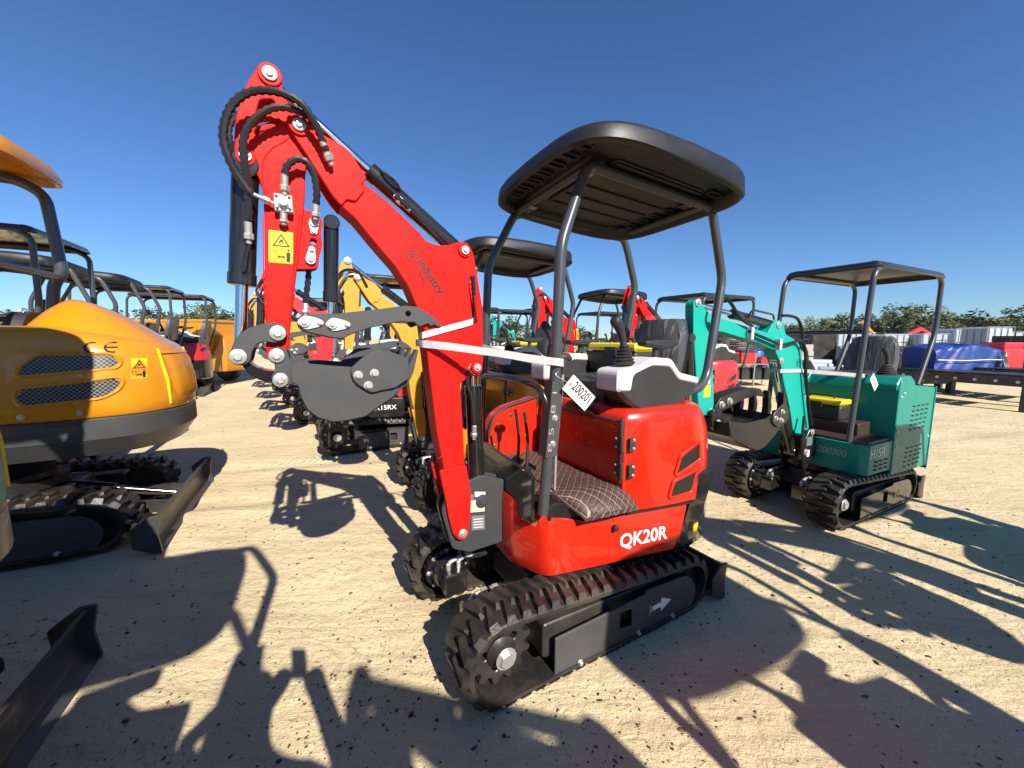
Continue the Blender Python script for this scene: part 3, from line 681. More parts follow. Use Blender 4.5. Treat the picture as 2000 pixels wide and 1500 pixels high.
def arm_high(root, paint=RED, fine=True, yb=-.03, T=None, tool=GREYP, thumb=True):
    """boom, stick, thumb and bucket traced in the XZ plane; T maps (x, z) for other poses"""
    T = T or (lambda x, z: (x, z))
    t2 = lambda P: [(*T(p[0], p[1]), *p[2:]) for p in P]
    # boom
    box = [(1.113, 2.089), (1.064, 2.05), (.981, 1.952), (.908, 1.871), (.854, 1.79), (.819, 1.703), (.788, 1.614), (.78, 1.523), (.767, 1.39), (.739, 1.113), (.706, .921), (.69, .80), (.58, .80), (.599, .92), (.605, 1.1), (.618, 1.383), (.625, 1.724), (.681, 1.857), (.732, 1.956), (.80, 2.03), (.919, 2.127), (1.016, 2.192), (1.06, 2.20)]
    g = G(); g.plate(t2(box), yb - .06, yb + .06, .004); bo = g.build('boom', paint, root, 30)
    br = [(.79, 2.01), (.762, 1.994), (.71, 1.983), (.669, 1.988), (.625, 2.004), (.601, 2.012, .02), (.565, 2.013, .03), (.537, 1.968), (.519, 1.877), (.491, 1.715), (.489, 1.521), (.494, 1.423), (.517, 1.38, .02), (.555, 1.374, .02), (.601, 1.352), (.66, 1.30), (.68, 1.5), (.68, 1.75), (.73, 1.9)]
    slot = rp([(.567, 1.85), (.545, 1.855), (.519, 1.632), (.541, 1.628)], .011, 3)
    for s in (1, -1):
        g = G(); g.plate(rp(t2(br), .01, 3), yb + s * .036, yb + s * .054, .003, [t2(slot)]); g.build('boom_side_plate', paint, bo, 30)
    kn = [(1.213, 2.392, .03), (1.163, 2.34), (1.076, 2.308, .03), (1.011, 2.212, .01), (1.035, 2.182, .01), (1.02, 2.165, .01), (1.06, 2.11, .02), (1.091, 2.117, .01), (1.113, 2.086, .01), (1.145, 2.123), (1.189, 2.193), (1.224, 2.251), (1.263, 2.311), (1.289, 2.345, .03), (1.285, 2.38, .03), (1.25, 2.40, .03)]
    for s in (1, -1):
        g = G(); g.plate(rp(t2(kn), .008, 3), yb + s * .052, yb + s * .070, .003); g.build('boom_tip_plate', paint, bo, 30)
    ft = [(.735, .925), (.597, .935), (.572, .78, .05), (.577, .69), (.588, .58, .03), (.61, .555, .03), (.65, .556, .03), (.673, .589, .03), (.695, .69), (.712, .807, .04)]
    for s in (1, -1):
        g = G(); g.plate(rp(t2(ft), .01, 3), yb + s * .055, yb + s * .076, .003); g.build('boom_foot_plate', paint, bo, 30)
    # stick
    st = [(1.33, 2.563, .03), (1.36, 2.545, .03), (1.397, 2.479), (1.417, 2.435), (1.442, 2.353), (1.452, 2.29), (1.458, 2.215, .02), (1.443, 2.180, .03), (1.40, 2.175, .02), (1.386, 2.145), (1.378, 2.092), (1.38, 2.01), (1.392, 1.795), (1.398, 1.636), (1.406, 1.528), (1.404, 1.478, .03), (1.375, 1.455, .03), (1.345, 1.478, .03), (1.332, 1.527), (1.315, 1.638), (1.298, 1.748), (1.284, 1.831), (1.247, 2.056), (1.237, 2.137), (1.234, 2.204), (1.224, 2.251), (1.205, 2.33, .03), (1.205, 2.372, .03), (1.247, 2.392), (1.269, 2.42), (1.289, 2.458), (1.293, 2.486), (1.293, 2.53, .03)]
    h1 = rp([(1.368, 2.424), (1.322, 2.438), (1.317, 2.405), (1.354, 2.382), (1.386, 2.36)], .012, 3); h2 = rp([(1.393, 2.305), (1.376, 2.346), (1.308, 2.372), (1.308, 2.354), (1.352, 2.328), (1.385, 2.292)], .01, 3)
    fil = [(1.40, 2.171), (1.382, 2.145), (1.374, 2.092), (1.376, 2.01), (1.388, 1.795), (1.394, 1.636), (1.40, 1.528), (1.375, 1.50), (1.336, 1.527), (1.319, 1.638), (1.302, 1.748), (1.288, 1.831), (1.251, 2.056), (1.241, 2.137), (1.238, 2.204), (1.235, 2.27), (1.30, 2.29), (1.36, 2.24)]
    g = G(); g.plate(t2(fil), yb - .032, yb + .032, .002); sk = g.build('stick', paint, root, 30)
    for s in (1, -1):
        g = G(); g.plate(rp(t2(st), .01, 3), yb + s * .030, yb + s * .044, .003, [t2(h1), t2(h2)]); g.build('stick_side_plate', paint, sk, 30)
    tb = [(1.247, 2.062), (1.211, 2.062, .02), (1.18, 2.034, .02), (1.192, 1.974, .02), (1.185, 1.939, .02), (1.202, 1.889), (1.206, 1.853, .02), (1.218, 1.838, .01), (1.30, 1.83), (1.28, 2.06)]
    for s in (1, -1):
        g = G(); g.plate(rp(t2(tb), .008, 3), yb + s * .018, yb + s * .032, .002, [t2(circ(1.219, 1.945, .013, 12))]); g.build('thumb_bracket', paint, sk, 30)
    P = lambda x, z: T(x, z)
    for x, z, y, r in ((1.246, 2.351, .072, .020), (.583, 1.973, .056, .018), (.527, 1.418, .056, .017), (.626, .587, .078, .020), (1.33, 2.515, .046, .022), (1.424, 2.215, .046, .018)): 
        q = P(x, z); pins('pivot_pin', sk, [(*q, yb + y + (.007 if fine else 0), r * (.8 if fine else 1)), (*q, yb - y - .014, r)])
        if fine: g = G(); g.cyl((q[0], yb + y - .004, q[1]), (q[0], yb + y + .007, q[1]), r * 1.75, 28, .002); g.build('pin_boss', paint, sk)
    # bucket linkage
    lk = [(1.36, 1.622, .03), (1.332, 1.605, .03), (1.330, 1.575, .03), (1.353, 1.548), (1.375, 1.543), (1.407, 1.549), (1.431, 1.542), (1.448, 1.514), (1.456, 1.476), (1.475, 1.461, .03), (1.50, 1.463, .03), (1.518, 1.485, .03), (1.512, 1.524), (1.496, 1.56), (1.474, 1.587), (1.442, 1.606), (1.402, 1.618)]
    for s in (1, -1):
        g = G(); g.plate(rp(t2(lk), .012, 3), yb + s * .052, yb + s * .072, .003); lp = g.build('bucket_link', tool, root, 30)
        pins('link_pin', lp, [(*P(x, z), yb + (.073 if s > 0 else -.09), .02) for x, z in ((1.362, 1.581), (1.493, 1.494))])
    arc = spline([(1.495, 1.493, 0), (1.475, 1.44, 0), (1.43, 1.40, 0), (1.363, 1.385, 0)], 5); arc = [(p.x, p.y) for p in arc]
    low = inset([*arc, *[(x - .0, z + .045) for x, z in arc[::-1]]], 0)
    g = G(); g.plate(t2(low), yb - .05, yb + .05, .004); g.build('bucket_link', BLKG, root, 30)
    # bucket
    W = .195
    side = [(1.30, 1.478, .03), (1.287, 1.472), (1.204, 1.46), (1.108, 1.449), (1.031, 1.43), (.93, 1.385), (.966, 1.323), (1.017, 1.294), (1.077, 1.253), (1.143, 1.244), (1.197, 1.243), (1.248, 1.266), (1.28, 1.298), (1.298, 1.347), (1.305, 1.394, .02), (1.325, 1.40, .02), (1.325, 1.46, .02)]
    shell = [(1.306, 1.46), (1.308, 1.40), (1.302, 1.345), (1.284, 1.294), (1.250, 1.260), (1.197, 1.237), (1.143, 1.238), (1.073, 1.247), (1.013, 1.288), (.966, 1.315), (.92, 1.365), (.905, 1.40)]
    o = Vector((1.15, 1.40)); inn = [(x + (o.x - x) * .07, z + (o.y - z) * .07) for x, z in shell]
    g = G(); g.plate(t2(shell + inn[::-1]), yb - W, yb + W, .002); bk = g.build('bucket', tool, root, 30)
    for s in (1, -1):
        g = G(); g.plate(rp(t2(side), .006, 2), yb + s * W, yb + s * (W + .014), .002); g.build('bucket_side', tool, bk, 30)
        g = G(); g.plate(rp(t2([(1.128, 1.444), (1.097, 1.473), (1.05, 1.512), (.99, 1.515), (.905, 1.48), (.90, 1.40), (.964, 1.36), (1.016, 1.355), (1.055, 1.345, .03), (1.119, 1.395, .03)]), .012, 3), yb + s * (W + .014), yb + s * (W + .03), .003); cu = g.build('side_cutter', tool, bk, 30)
        bolts('cutter_bolt', bk, [(P(x, z)[0], yb + s * (W + .03), P(x, z)[1]) for x, z in ((1.10, 1.42), (1.04, 1.425), (1.065, 1.378))], (0, s, 0), .012, .012)
        g = G(); g.plate(rp(t2([(1.37, 1.535, .03), (1.335, 1.52, .03), (1.325, 1.475), (1.26, 1.465), (1.26, 1.38), (1.32, 1.39), (1.345, 1.375, .03), (1.385, 1.382, .03), (1.395, 1.415, .03), (1.38, 1.435), (1.378, 1.47), (1.40, 1.50, .03)]), .012, 3), yb + s * .078, yb + s * .098, .003); ea = g.build('bucket_ear', tool, bk, 30)
        pins('bucket_pin', bk, [(*P(x, z), yb + (.099 if s > 0 else -.113), .019) for x, z in ((1.37, 1.496), (1.363, 1.403))])
    for k in range(4):
        y = yb - W + .03 + k * (2 * W - .06) / 3
        g = G(); g.plate(t2([(.945, 1.34), (.93, 1.385), (.90, 1.44), (.862, 1.515), (.852, 1.512), (.875, 1.42), (.90, 1.37)]), y - .024, y + .024, .003); g.build('bucket_tooth', tool, bk, 30)
    # cylinders
    L = lambda a, b, s, r, rr, y, n: rodcyl(root, P(*a), P(*b), s, r, rr, y, BLKG, n)
    L((1.43, 2.19), (1.495, 1.493), .615, .044, .021, yb, 'bucket_cylinder')
    c = L((.583, 1.973), (1.33, 2.515), .545, .036, .019, yb, 'stick_cylinder')
    L((.505, .72), (.527, 1.418), .86, .042, .021, yb, 'boom_cylinder')
    if thumb:
        L((1.148, 2.03), (1.171, 1.617), .77, .029, .014, yb, 'thumb_cylinder')
        th = [(1.30, 1.625, .03), (1.285, 1.65, .03), (1.257, 1.656), (1.146, 1.662), (.983, 1.686), (.874, 1.704), (.826, 1.702), (.77, 1.674), (.708, 1.62), (.728, 1.612), (.745, 1.624), (.76, 1.615), (.776, 1.628), (.793, 1.62), (.815, 1.612), (.839, 1.633), (.862, 1.631), (.898, 1.634), (1.028, 1.605), (1.095, 1.579), (1.135, 1.560), (1.169, 1.562), (1.243, 1.580), (1.285, 1.592, .03)]
        for s in (1, -1):
            g = G(); g.plate(t2(rp(th, .004, 2)), yb + s * .064, yb + s * .080, .003, [t2(circ(.863, 1.669, .012, 12))]); tp = g.build('thumb', tool, root, 30)
            if fine:
                for (x, z), ang in (((1.27, 1.623), -.1), ((1.171, 1.617), -.05)):
                    x2, z2 = x - .055, z + .0
                    g = G(); g.plate(rp([(x + .03, z), (x, z + .03), (x2, z2 + .016), (x2 - .016, z2), (x2, z2 - .016), (x, z - .03)], .015, 3), yb + s * .081, yb + s * .086, .001); pr = g.build('pin_retainer', ZINC, tp)
                    pins('thumb_pin', tp, [(x, z, yb + (.086 if s > 0 else -.1), .013)]); bolts('retainer_bolt', tp, [(x2, yb + s * .086, z2)], (0, s, 0), .009, .009)
    if not fine:
        for yy, pts in ((.075, [(1.16, 2.264), (1.246, 2.405), (1.384, 2.406), (1.48, 2.238), (1.448, 2.13), (1.407, 2.067)]), (.06, [(1.224, 2.382), (1.338, 2.366), (1.427, 2.222), (1.421, 2.1), (1.42, 1.978)])):
            g = G(); g.tube(spline([(*(lambda q: (q[0], yb + yy, q[1]))(P(*p)),) for p in pts], 6), .012, 6); g.build('hydraulic_hose', HOSE, sk)
    return bo, sk
def swing_bracket(root, yb=-.03, fine=True, m=CHAR):
    for s in (1, -1):
        g = G(); g.plate(rp([(.72, .72, .03), (.67, .50, .02), (.575, .455, .01), (.372, .462, .01), (.378, .655, .01), (.345, .80, .02), (.43, .83), (.50, .86, .04), (.60, .83), (.68, .80, .04)], .012, 3), yb + s * .030, yb + s * .054, .003); g.build('swing_bracket', m, root, 30)
    g = G(); g.box(.38, .47, yb - .028, yb + .028, .46, .78, .01, .02); g.build('swing_post', m, root)
    g = G(); pin(g, .505, .72, yb + .054, .026); g.build('bracket_pin', CHAR, root)
# ------------------------------------------------------------------ shared small parts of the machines
def plane_fn(o, ud, vd, nd, t=.0):
    o, ud, vd, nd = Vector(o), Vector(ud).normalized(), Vector(vd).normalized(), Vector(nd).normalized()
    return lambda u, v, w: o + ud * u + vd * v + nd * (w + t)
def quad_plate(fn, u0, u1, v0, v1, th=.0012, r=.0):
    P = rp([(u0, v0), (u1, v0), (u1, v1), (u0, v1)], r, 2) if r else [(u0, v0), (u1, v0), (u1, v1), (u0, v1)]
    g = G(); g.plate(P, 0, th, th * .3, ax='z'); g.map(lambda x, y, z: fn(x, y, z)); return g
def warn_decal(parent, fn, w, h):
    """yellow warning sticker: triangle above, swinging machine and person below"""
    d = quad_plate(fn, 0, w, 0, h, .001, w * .05).build('warning_decal', DECY, parent)
    up = lambda u, v, t: fn(u, v, t + .0014)
    g = G(); T = [(.15 * w, .52 * h), (.88 * w, .52 * h), (.5 * w, .92 * h)]; g.plate(rp(T, .004, 2), 0, .0006, .0001, [inset(T, w * .05)], ax='z'); g.map(up); g.build('decal_print', DECK, parent)
    g = G(); g.plate([(.38 * w, .58 * h), (.52 * w, .68 * h), (.62 * w, .60 * h), (.56 * w, .76 * h), (.44 * w, .70 * h)], 0, .0006, .0001, ax='z'); g.map(up); g.build('decal_print', DECK, parent)
    g = G(); g.plate([(.74 * w, .05 * h), (.88 * w, .05 * h), (.9 * w, .3 * h), (.86 * w, .36 * h), (.76 * w, .36 * h), (.72 * w, .3 * h)], 0, .0006, .0001, ax='z'); g.map(up); g.build('decal_print', DECK, parent)
    g = G(); g.plate(circ(.81 * w, .42 * h, .05 * w, 10), 0, .0006, .0001, ax='z'); g.map(up); g.build('decal_print', DECK, parent)
    B = [(.08 * w, .08 * h), (.32 * w, .08 * h), (.32 * w, .40 * h), (.08 * w, .40 * h)]; g = G(); g.plate(B, 0, .0006, .0001, [inset(B, w * .02)], ax='z'); g.map(up); g.build('decal_print', DECK, parent)
    g = G(); g.plate([(.36 * w, .2 * h), (.44 * w, .26 * h), (.44 * w, .22 * h), (.60 * w, .22 * h), (.60 * w, .26 * h), (.68 * w, .2 * h), (.60 * w, .14 * h), (.60 * w, .18 * h), (.44 * w, .18 * h), (.44 * w, .14 * h)], 0, .0006, .0001, ax='z'); g.map(up); g.build('decal_print', DECK, parent)
    return d
def ribbon(pts, h, th=.0016):
    g = G()
    rings = []
    P = [Vector(p) for p in pts]
    for i, p in enumerate(P):
        a = P[max(0, i - 1)]; b = P[min(len(P) - 1, i + 1)]; d = (b - a); d.z = 0; d.normalize(); n = Vector((-d.y, d.x, 0))
        rings.append([p + n * s * th / 2 + Vector((0, 0, q * h / 2)) for s, q in ((-1, -1), (1, -1), (1, 1), (-1, 1))])
    g.loft(rings); return g
def ring_logo(parent, c, r, y, col=DECD):
    g = G(); g.plate(circ(c[0], c[1], r, 26), y, y + .0008, .0001, [circ(c[0], c[1], r * .82, 26)]); g.build('logo_ring', col, parent)
    F = [(c[0] + r * .35, c[1] - r * .6), (c[0] + r * .2, c[1] + r * .2), (c[0] - r * .55, c[1] + r * .25), (c[0] - r * .6, c[1] + r * .42), (c[0] + r * .05, c[1] + r * .45), (c[0] + r * .05, c[1] + r * .42), (c[0] + r * .18, c[1] - .1 * r), (c[0] - r * .4, c[1] - r * .1), (c[0] - r * .4, c[1] - r * .28), (c[0] + r * .15, c[1] - r * .28)]
    F = [(c[0] + r * .42, c[1] + r * .5), (c[0] - r * .5, c[1] + r * .45), (c[0] - r * .5, c[1] + r * .25), (c[0] + r * .22, c[1] + r * .28), (c[0] + r * .22, c[1] + r * .05), (c[0] - r * .35, c[1] + r * .02), (c[0] - r * .35, c[1] - r * .16), (c[0] + r * .22, c[1] - r * .14), (c[0] + r * .25, c[1] - r * .62), (c[0] + r * .45, c[1] - r * .62)]
    g = G(); g.plate(F, y, y + .0008, .0001); g.build('logo_letter', col, parent)

# ------------------------------------------------------------------ the red excavator in front
YB = -.03
m0 = thing('mini_excavator', 'red mini excavator in front with QK20R on its flank and black moulded canopy', 'excavator', (.273, 2.184, -.012), 209, 'mini excavators')
undercarriage(m0, -1, True, WHITE, yc=.388, panel=GREYP)
skirt0 = house_round(m0)
con0 = console(m0, .20, .36); console(m0, -.46, -.30)
seat(m0, -.68, -.07, 1.2)
canopy_round(m0)
boom0, stick0 = arm_high(m0); swing_bracket(m0)
# lettering and logos
text_g('QK20R', .105, lambda u, v, w: (-.108 - u, NEAR(-.108 - u) + .0015 + w, .476 + v + .0), .0022, 0, width=.302).build('model_lettering', WHITE, skirt0)
fn = plane_fn((.362, .19, .70), (-.062, .118, -.03), (0, .05, 1), (.89, .46, 0), .004)
text_g('200201', .06, lambda u, v, w: fn(u, v - .04, w), -.0006, 0, shear=.2, width=.105).build('chalk_number', mat('chalk_marker', (.5, .42, .4), .8), skirt0)
ring_logo(boom0, (.833, 1.924), .026, YB + .0605)
fn = plane_fn((.812, YB + .0605, 1.900), (-.571, 0, -.822), (-.822, 0, .571), (0, 1, 0))
text_g('industry', .052, fn, .0016, 0, width=.172).build('logo_lettering', DECD, boom0)
g = G(); arc = [(.845 + .075 * math.cos(a), 1.79 + .075 * math.sin(a)) for a in [R(200 + k * 6) for k in range(13)]]
arc = [(.80, 1.885), (.806, 1.862), (.802, 1.84), (.79, 1.822), (.77, 1.808), (.786, 1.827), (.796, 1.846), (.799, 1.862)]
g.plate(arc, YB + .0605, YB + .0613, .0001); g.build('logo_swoosh', DECD, boom0)
g = G(); g.plate([(.757, 1.862), (.754, 1.868), (.747, 1.871), (.754, 1.874), (.757, 1.882), (.760, 1.874), (.767, 1.871), (.760, 1.868)], YB + .0605, YB + .0613, .0001); g.build('logo_star', DECD, boom0)
warn_decal(stick0, plane_fn((1.377, YB + .0445, 1.848), (-.081, 0, .0), (-.008, 0, .12), (0, 1, 0)), .081, .120)
# weld seams on the stick
for pts in ([(1.268, 2.33), (1.298, 2.296), (1.338, 2.262), (1.368, 2.215), (1.375, 2.16), (1.372, 2.09)], [(1.262, 2.04), (1.30, 1.78), (1.328, 1.56)], [(1.383, 2.02), (1.396, 1.78), (1.40, 1.56)]):
    g = G(); g.hose(spline([(x, YB + .0445, z) for x, z in pts], 8), .0022, 5, .005, .35); g.build('weld_bead', RED, stick0)
g = G(); g.hose(spline([(x, YB + .0605, z) for x, z in ((.735, .985), (.69, 1.005), (.655, 1.01), (.615, 1.04))], 6), .0022, 5, .005, .35); g.build('weld_bead', RED, boom0)
# hydraulic hoses on the arm, each its own part
def hose_part(pts, r, parent=stick0, k=8, y=None, fine=True): 
    g = G(); (g.hose if fine else g.tube)(spline([(p[0], p[1] if len(p) > 2 else y, p[-1]) for p in pts], k), r); return g.build('hydraulic_hose', HOSE, parent)
hose_part([(1.16, .075, 2.264), (1.185, .09, 2.329), (1.211, .10, 2.371), (1.246, .105, 2.405), (1.312, .10, 2.42), (1.384, .09, 2.406), (1.436, .085, 2.362), (1.467, .08, 2.304), (1.48, .075, 2.238), (1.469, .07, 2.177), (1.448, .06, 2.13), (1.407, .05, 2.067)], .0135)
hose_part([(1.195, .05, 2.372), (1.224, .07, 2.382), (1.288, .08, 2.385), (1.338, .08, 2.366), (1.387, .075, 2.32), (1.416, .07, 2.271), (1.427, .065, 2.222), (1.425, .06, 2.171), (1.424, .045, 2.1), (1.424, .04, 2.028), (1.43, .035, 1.978)], .0125)
hose_part([(1.304, .06, 2.155), (1.295, .06, 2.192), (1.261, .06, 2.224), (1.224, .06, 2.216), (1.205, .055, 2.174), (1.2, .05, 2.118), (1.205, .04, 2.07)], .0125)
hose_part([(1.46, -.08, 2.25), (1.478, -.07, 2.30), (1.47, -.08, 2.36), (1.42, -.1, 2.42), (1.33, -.11, 2.43), (1.2, -.1, 2.37)], .0125)
hose_part([(1.24, 1.85), (1.245, 1.80), (1.255, 1.74), (1.26, 1.70)], .011, y=-.05)
hose_part([(.895, .02, 2.17), (.85, .03, 2.13), (.79, .025, 2.082), (.72, .02, 2.023), (.66, .0, 1.98)], .011, boom0)
hose_part([(.545, .03, 1.86), (.528, .01, 1.75), (.523, .0, 1.66), (.53, .0, 1.5), (.57, .02, 1.40), (.575, .025, 1.33), (.557, .03, 1.271), (.55, .035, 1.187), (.547, .035, 1.124)], .0115, boom0)
hose_part([(.72, -.06, 2.06), (.82, -.055, 2.12), (.9, -.05, 2.19), (1.0, -.06, 2.27)], .010, boom0, fine=False)
def fitting(parent, a, b, r=.0125, hexr=.017):
    a = Vector(a); b = Vector(b); g = G(); g.cyl(a, a.lerp(b, .55), r, 12); g.cyl(a.lerp(b, .5), a.lerp(b, .8), hexr, 6); g.cyl(a.lerp(b, .78), b, r * .8, 12); g.build('hose_fitting', ZINC, parent)
fitting(stick0, (1.175, .085, 2.30), (1.142, .06, 2.222)); fitting(stick0, (1.304, .06, 2.165), (1.308, .045, 2.09)); fitting(stick0, (1.205, .042, 2.08), (1.209, .03, 2.02))
fitting(stick0, (1.43, .035, 1.985), (1.434, .02, 1.905)); fitting(stick0, (1.425, .055, 2.082), (1.34, .035, 2.058), .008, .012); fitting(stick0, (1.26, -.05, 1.705), (1.262, -.04, 1.65))
fitting(boom0, (.547, .035, 1.13), (.545, .02, 1.05)); fitting(boom0, (.83, .028, 2.112), (.90, .01, 2.172))
fitting(stick0, (1.316, .04, 2.03), (1.318, .035, 1.985))
g = G(); g.box(1.283, 1.345, YB + .044, YB + .078, 2.032, 2.096, .004, .004); vb = g.build('stop_valve', mat('machined_block', (.70, .68, .62), .35, .7), stick0)
g = G(); g.lathe((1.314, YB + .078, 2.062), (0, 1, 0), [(0, .020), (.006, .020), (.008, .014), (.020, .013), (.021, .001)], 18); g.build('valve_spindle', ZINC, stick0)
bolts('valve_bolt', stick0, [(1.294, YB + .078, 2.085), (1.335, YB + .078, 2.084), (1.294, YB + .078, 2.043), (1.335, YB + .078, 2.042)], (0, 1, 0), .004, .003, DECK)
for (x, z, x2, z2) in ((1.212, 2.019, 1.216, 1.983), (1.233, 1.872, 1.227, 1.912)):
    g = G(); g.plate(rp([(x + .022, z), (x + .005, z + .025 * (1 if z > z2 else -1)), (x - .02, z), (x2 - .012, z2), (x2, z2 - .012 * (1 if z > z2 else -1)), (x2 + .012, z2)], .012, 3), YB + .033, YB + .037, .001); g.build('pin_retainer', ZINC, stick0)
    pins('thumb_bracket_pin', stick0, [(x, z, YB + .037, .013)]); bolts('retainer_bolt', stick0, [(x2, YB + .037, z2)], (0, 1, 0), .009, .009)
# steel lines on the cylinders
g = G(); g.tube(fillet([(.87, .0, 2.19), (.885, .03, 2.215), (.93, .03, 2.245), (.955, .0, 2.262)], .02), .006, 8); g.build('steel_line', BLKG, boom0)
g = G(); g.tube(fillet([(1.46, .02, 1.83), (1.455, .03, 1.80), (1.445, .03, 1.86), (1.435, .022, 1.9)], .02), .006, 8); g.build('steel_line', BLKG, stick0)
# bracket plates and labels
yb_ = YB + .0545
for q, m_ in (((.49, .575, .66, .725), PAPER), ((.485, .545, .738, .765), TAGM), ((.49, .565, .56, .64), PLATE), ((.55, .60, .73, .765), PLATE)):
    g = G(); g.plate([(q[0], q[2]), (q[1], q[2] + .012), (q[1], q[3] + .012), (q[0], q[3])], yb_, yb_ + .0012, .0003); g.build('data_label', m_, m0)
for z in (.575, .59, .605, .62): g = G(); g.plate([(.50, z), (.555, z + .008), (.555, z + .013), (.50, z + .005)], yb_ + .0013, yb_ + .0018, .0001); g.build('label_print', WHT, m0)
# door frame, post sleeve, control lever, travel pedals
g = G(); g.tube(fillet([(.352, -.30, .80), (.352, -.28, 1.345), (.345, .0, 1.36), (.325, .30, 1.335), (.30, .35, 1.20), (.30, .345, 1.04)], .06, 5), .0165, 12); g.build('front_guard_frame', BLKG, m0)
g = G(); g.loft([[(x0 + sx * .031, .335 + sy * .031, z) for sx, sy in ((-1, -1), (1, -1), (1, 1), (-1, 1))] for x0, z in ((.309, 1.02), (.276, 1.37))]); sl = g.build('post_sleeve', GREYP, m0)
bolts('sleeve_bolt', sl, [(.292, .367, 1.20), (.302, .367, 1.08)], (0, 1, 0), .011, .010)
fn = plane_fn((.311, .3665, 1.04), (-.09, 0, 1), (1, 0, .09), (0, 1, 0)); text_g('8 5  8 1', .036, lambda u, v, w: fn(u, v - .004, w), -.0008, width=.28).build('chalk_number', MATS['chalk_marker'], sl)
g = G(); g.cyl((.205, .25, .80), (.200, .25, 1.0), .007, 10); g.tube(fillet([(.202, .25, .99), (.17, .25, 1.3), (.162, .25, 1.42)], .04), .0075, 10); lv = g.build('dozer_lever', ZINC, m0)
g = G(); g.tube([(.163, .25, 1.39), (.160, .25, 1.45), (.158, .25, 1.462), (.1575, .25, 1.468)], [.017, .021, .02, .008], 12); g.tube([(.195, .25, 1.463), (.18, .25, 1.468), (.14, .25, 1.468), (.118, .25, 1.46)], [.014, .022, .022, .012], 12); g.build('lever_grip', PLAS, lv)
for y in (-.12, .02):
    g = G(); g.plate(rp([(.27, .80), (.20, .87), (.19, .86), (.26, .79)], .004, 2), y - .05, y + .05, .003); g.build('travel_pedal', BLK, m0)
for y in (-.10, .0): g = G(); g.tube(fillet([(.22, y, .80), (.21, y, 1.0), (.235, y, 1.16)], .05), .009, 8); g.build('travel_lever', BLK, m0)
g = G(); g.box(-.115, -.10, -.02, .17, 1.14, 1.20, .004, .01); g.build('seat_bracket', BLKG, m0)
g = G(); g.lathe((-.32, .455, .60), (0, 1, .0), [(-.02, .014), (-.008, .0165), (.0, .0165), (.003, .012), (.003, .001)], 14); g.map(lambda x, y, z: (x + .25, y - .04, z)); g.build('lock_plug', BLK, skirt0)
g = G(); g.plate([(-.585, .45), (-.62, .46), (-.625, .53), (-.59, .52)], .478, .480, .0005); g.build('warning_decal', DECY, skirt0)
# things hung on the machine
st = G(); st.tube
strap = thing('strapping_band', 'white plastic strap tied between red boom and canopy post of front excavator', 'strap', (.273, 2.184, 0), 209, 'white straps on booms')
ribbon([(.25, .31, 1.44), (.235, .345, 1.44), (.255, .375, 1.44), (.29, .378, 1.445), (.34, .342, 1.452), (.40, .302, 1.462), (.46, .256, 1.474), (.52, .215, 1.485), (.58, .173, 1.494), (.64, .136, 1.504), (.70, .095, 1.513), (.792, .036, 1.524), (.798, .02, 1.525), (.798, -.085, 1.528), (.78, -.096, 1.527), (.60, -.094, 1.52), (.47, -.08, 1.51), (.40, .1, 1.47), (.305, .30, 1.44), (.27, .305, 1.44)], .034).build('band', STRAP, strap)
ribbon([(.797, -.02, 1.562), (.797, .028, 1.562), (.785, .036, 1.566), (.66, .036, 1.60), (.60, .034, 1.615), (.548, .029, 1.63), (.535, .01, 1.634)], .030).build('band', STRAP, strap)
card = thing('lot_tag', 'white card tag printed 200201 hanging from the front excavator post', 'tag', (.273, 2.184, 0), 209, 'lot tags')
fn = plane_fn((.262, .392, 1.318), (-.122, .0, -.105), (-.064, .012, .074), (0, 1, -.1))
g = quad_plate(fn, -.012, .162, -.002, .082, .0008, .004); g.build('card', TAGM, card)
fn2 = lambda u, v, w: fn(u, v, w + .0012)
text_g('200201', .062, lambda u, v, w: fn2(.022 + u, .030 + v, w), .001, 0, width=.125).build('card_number', DECK, card)
for k in range(2): quad_plate(lambda u, v, w: fn2(u, v, w), .03 + .01 * k, .15 - .01 * k, .010 + k * .008, .013 + k * .008, .0003).build('card_print', MATS['grey_data_plate'], card)
g = G(); g.plate(circ(.006, .04, .007, 12), 0, .001, .0002, ax='z'); g.map(lambda x, y, z: fn2(x, y, z)); g.build('eyelet', mat('red_brown_paper', (.35, .12, .06), .7), card)
g = G(); g.tube(spline([fn(.006, .04, .002), (.30, .385, 1.385), (.285, .376, 1.40), (.25, .34, 1.40)], 5), .0012, 5); g.build('tie_wire', ZINC, card)
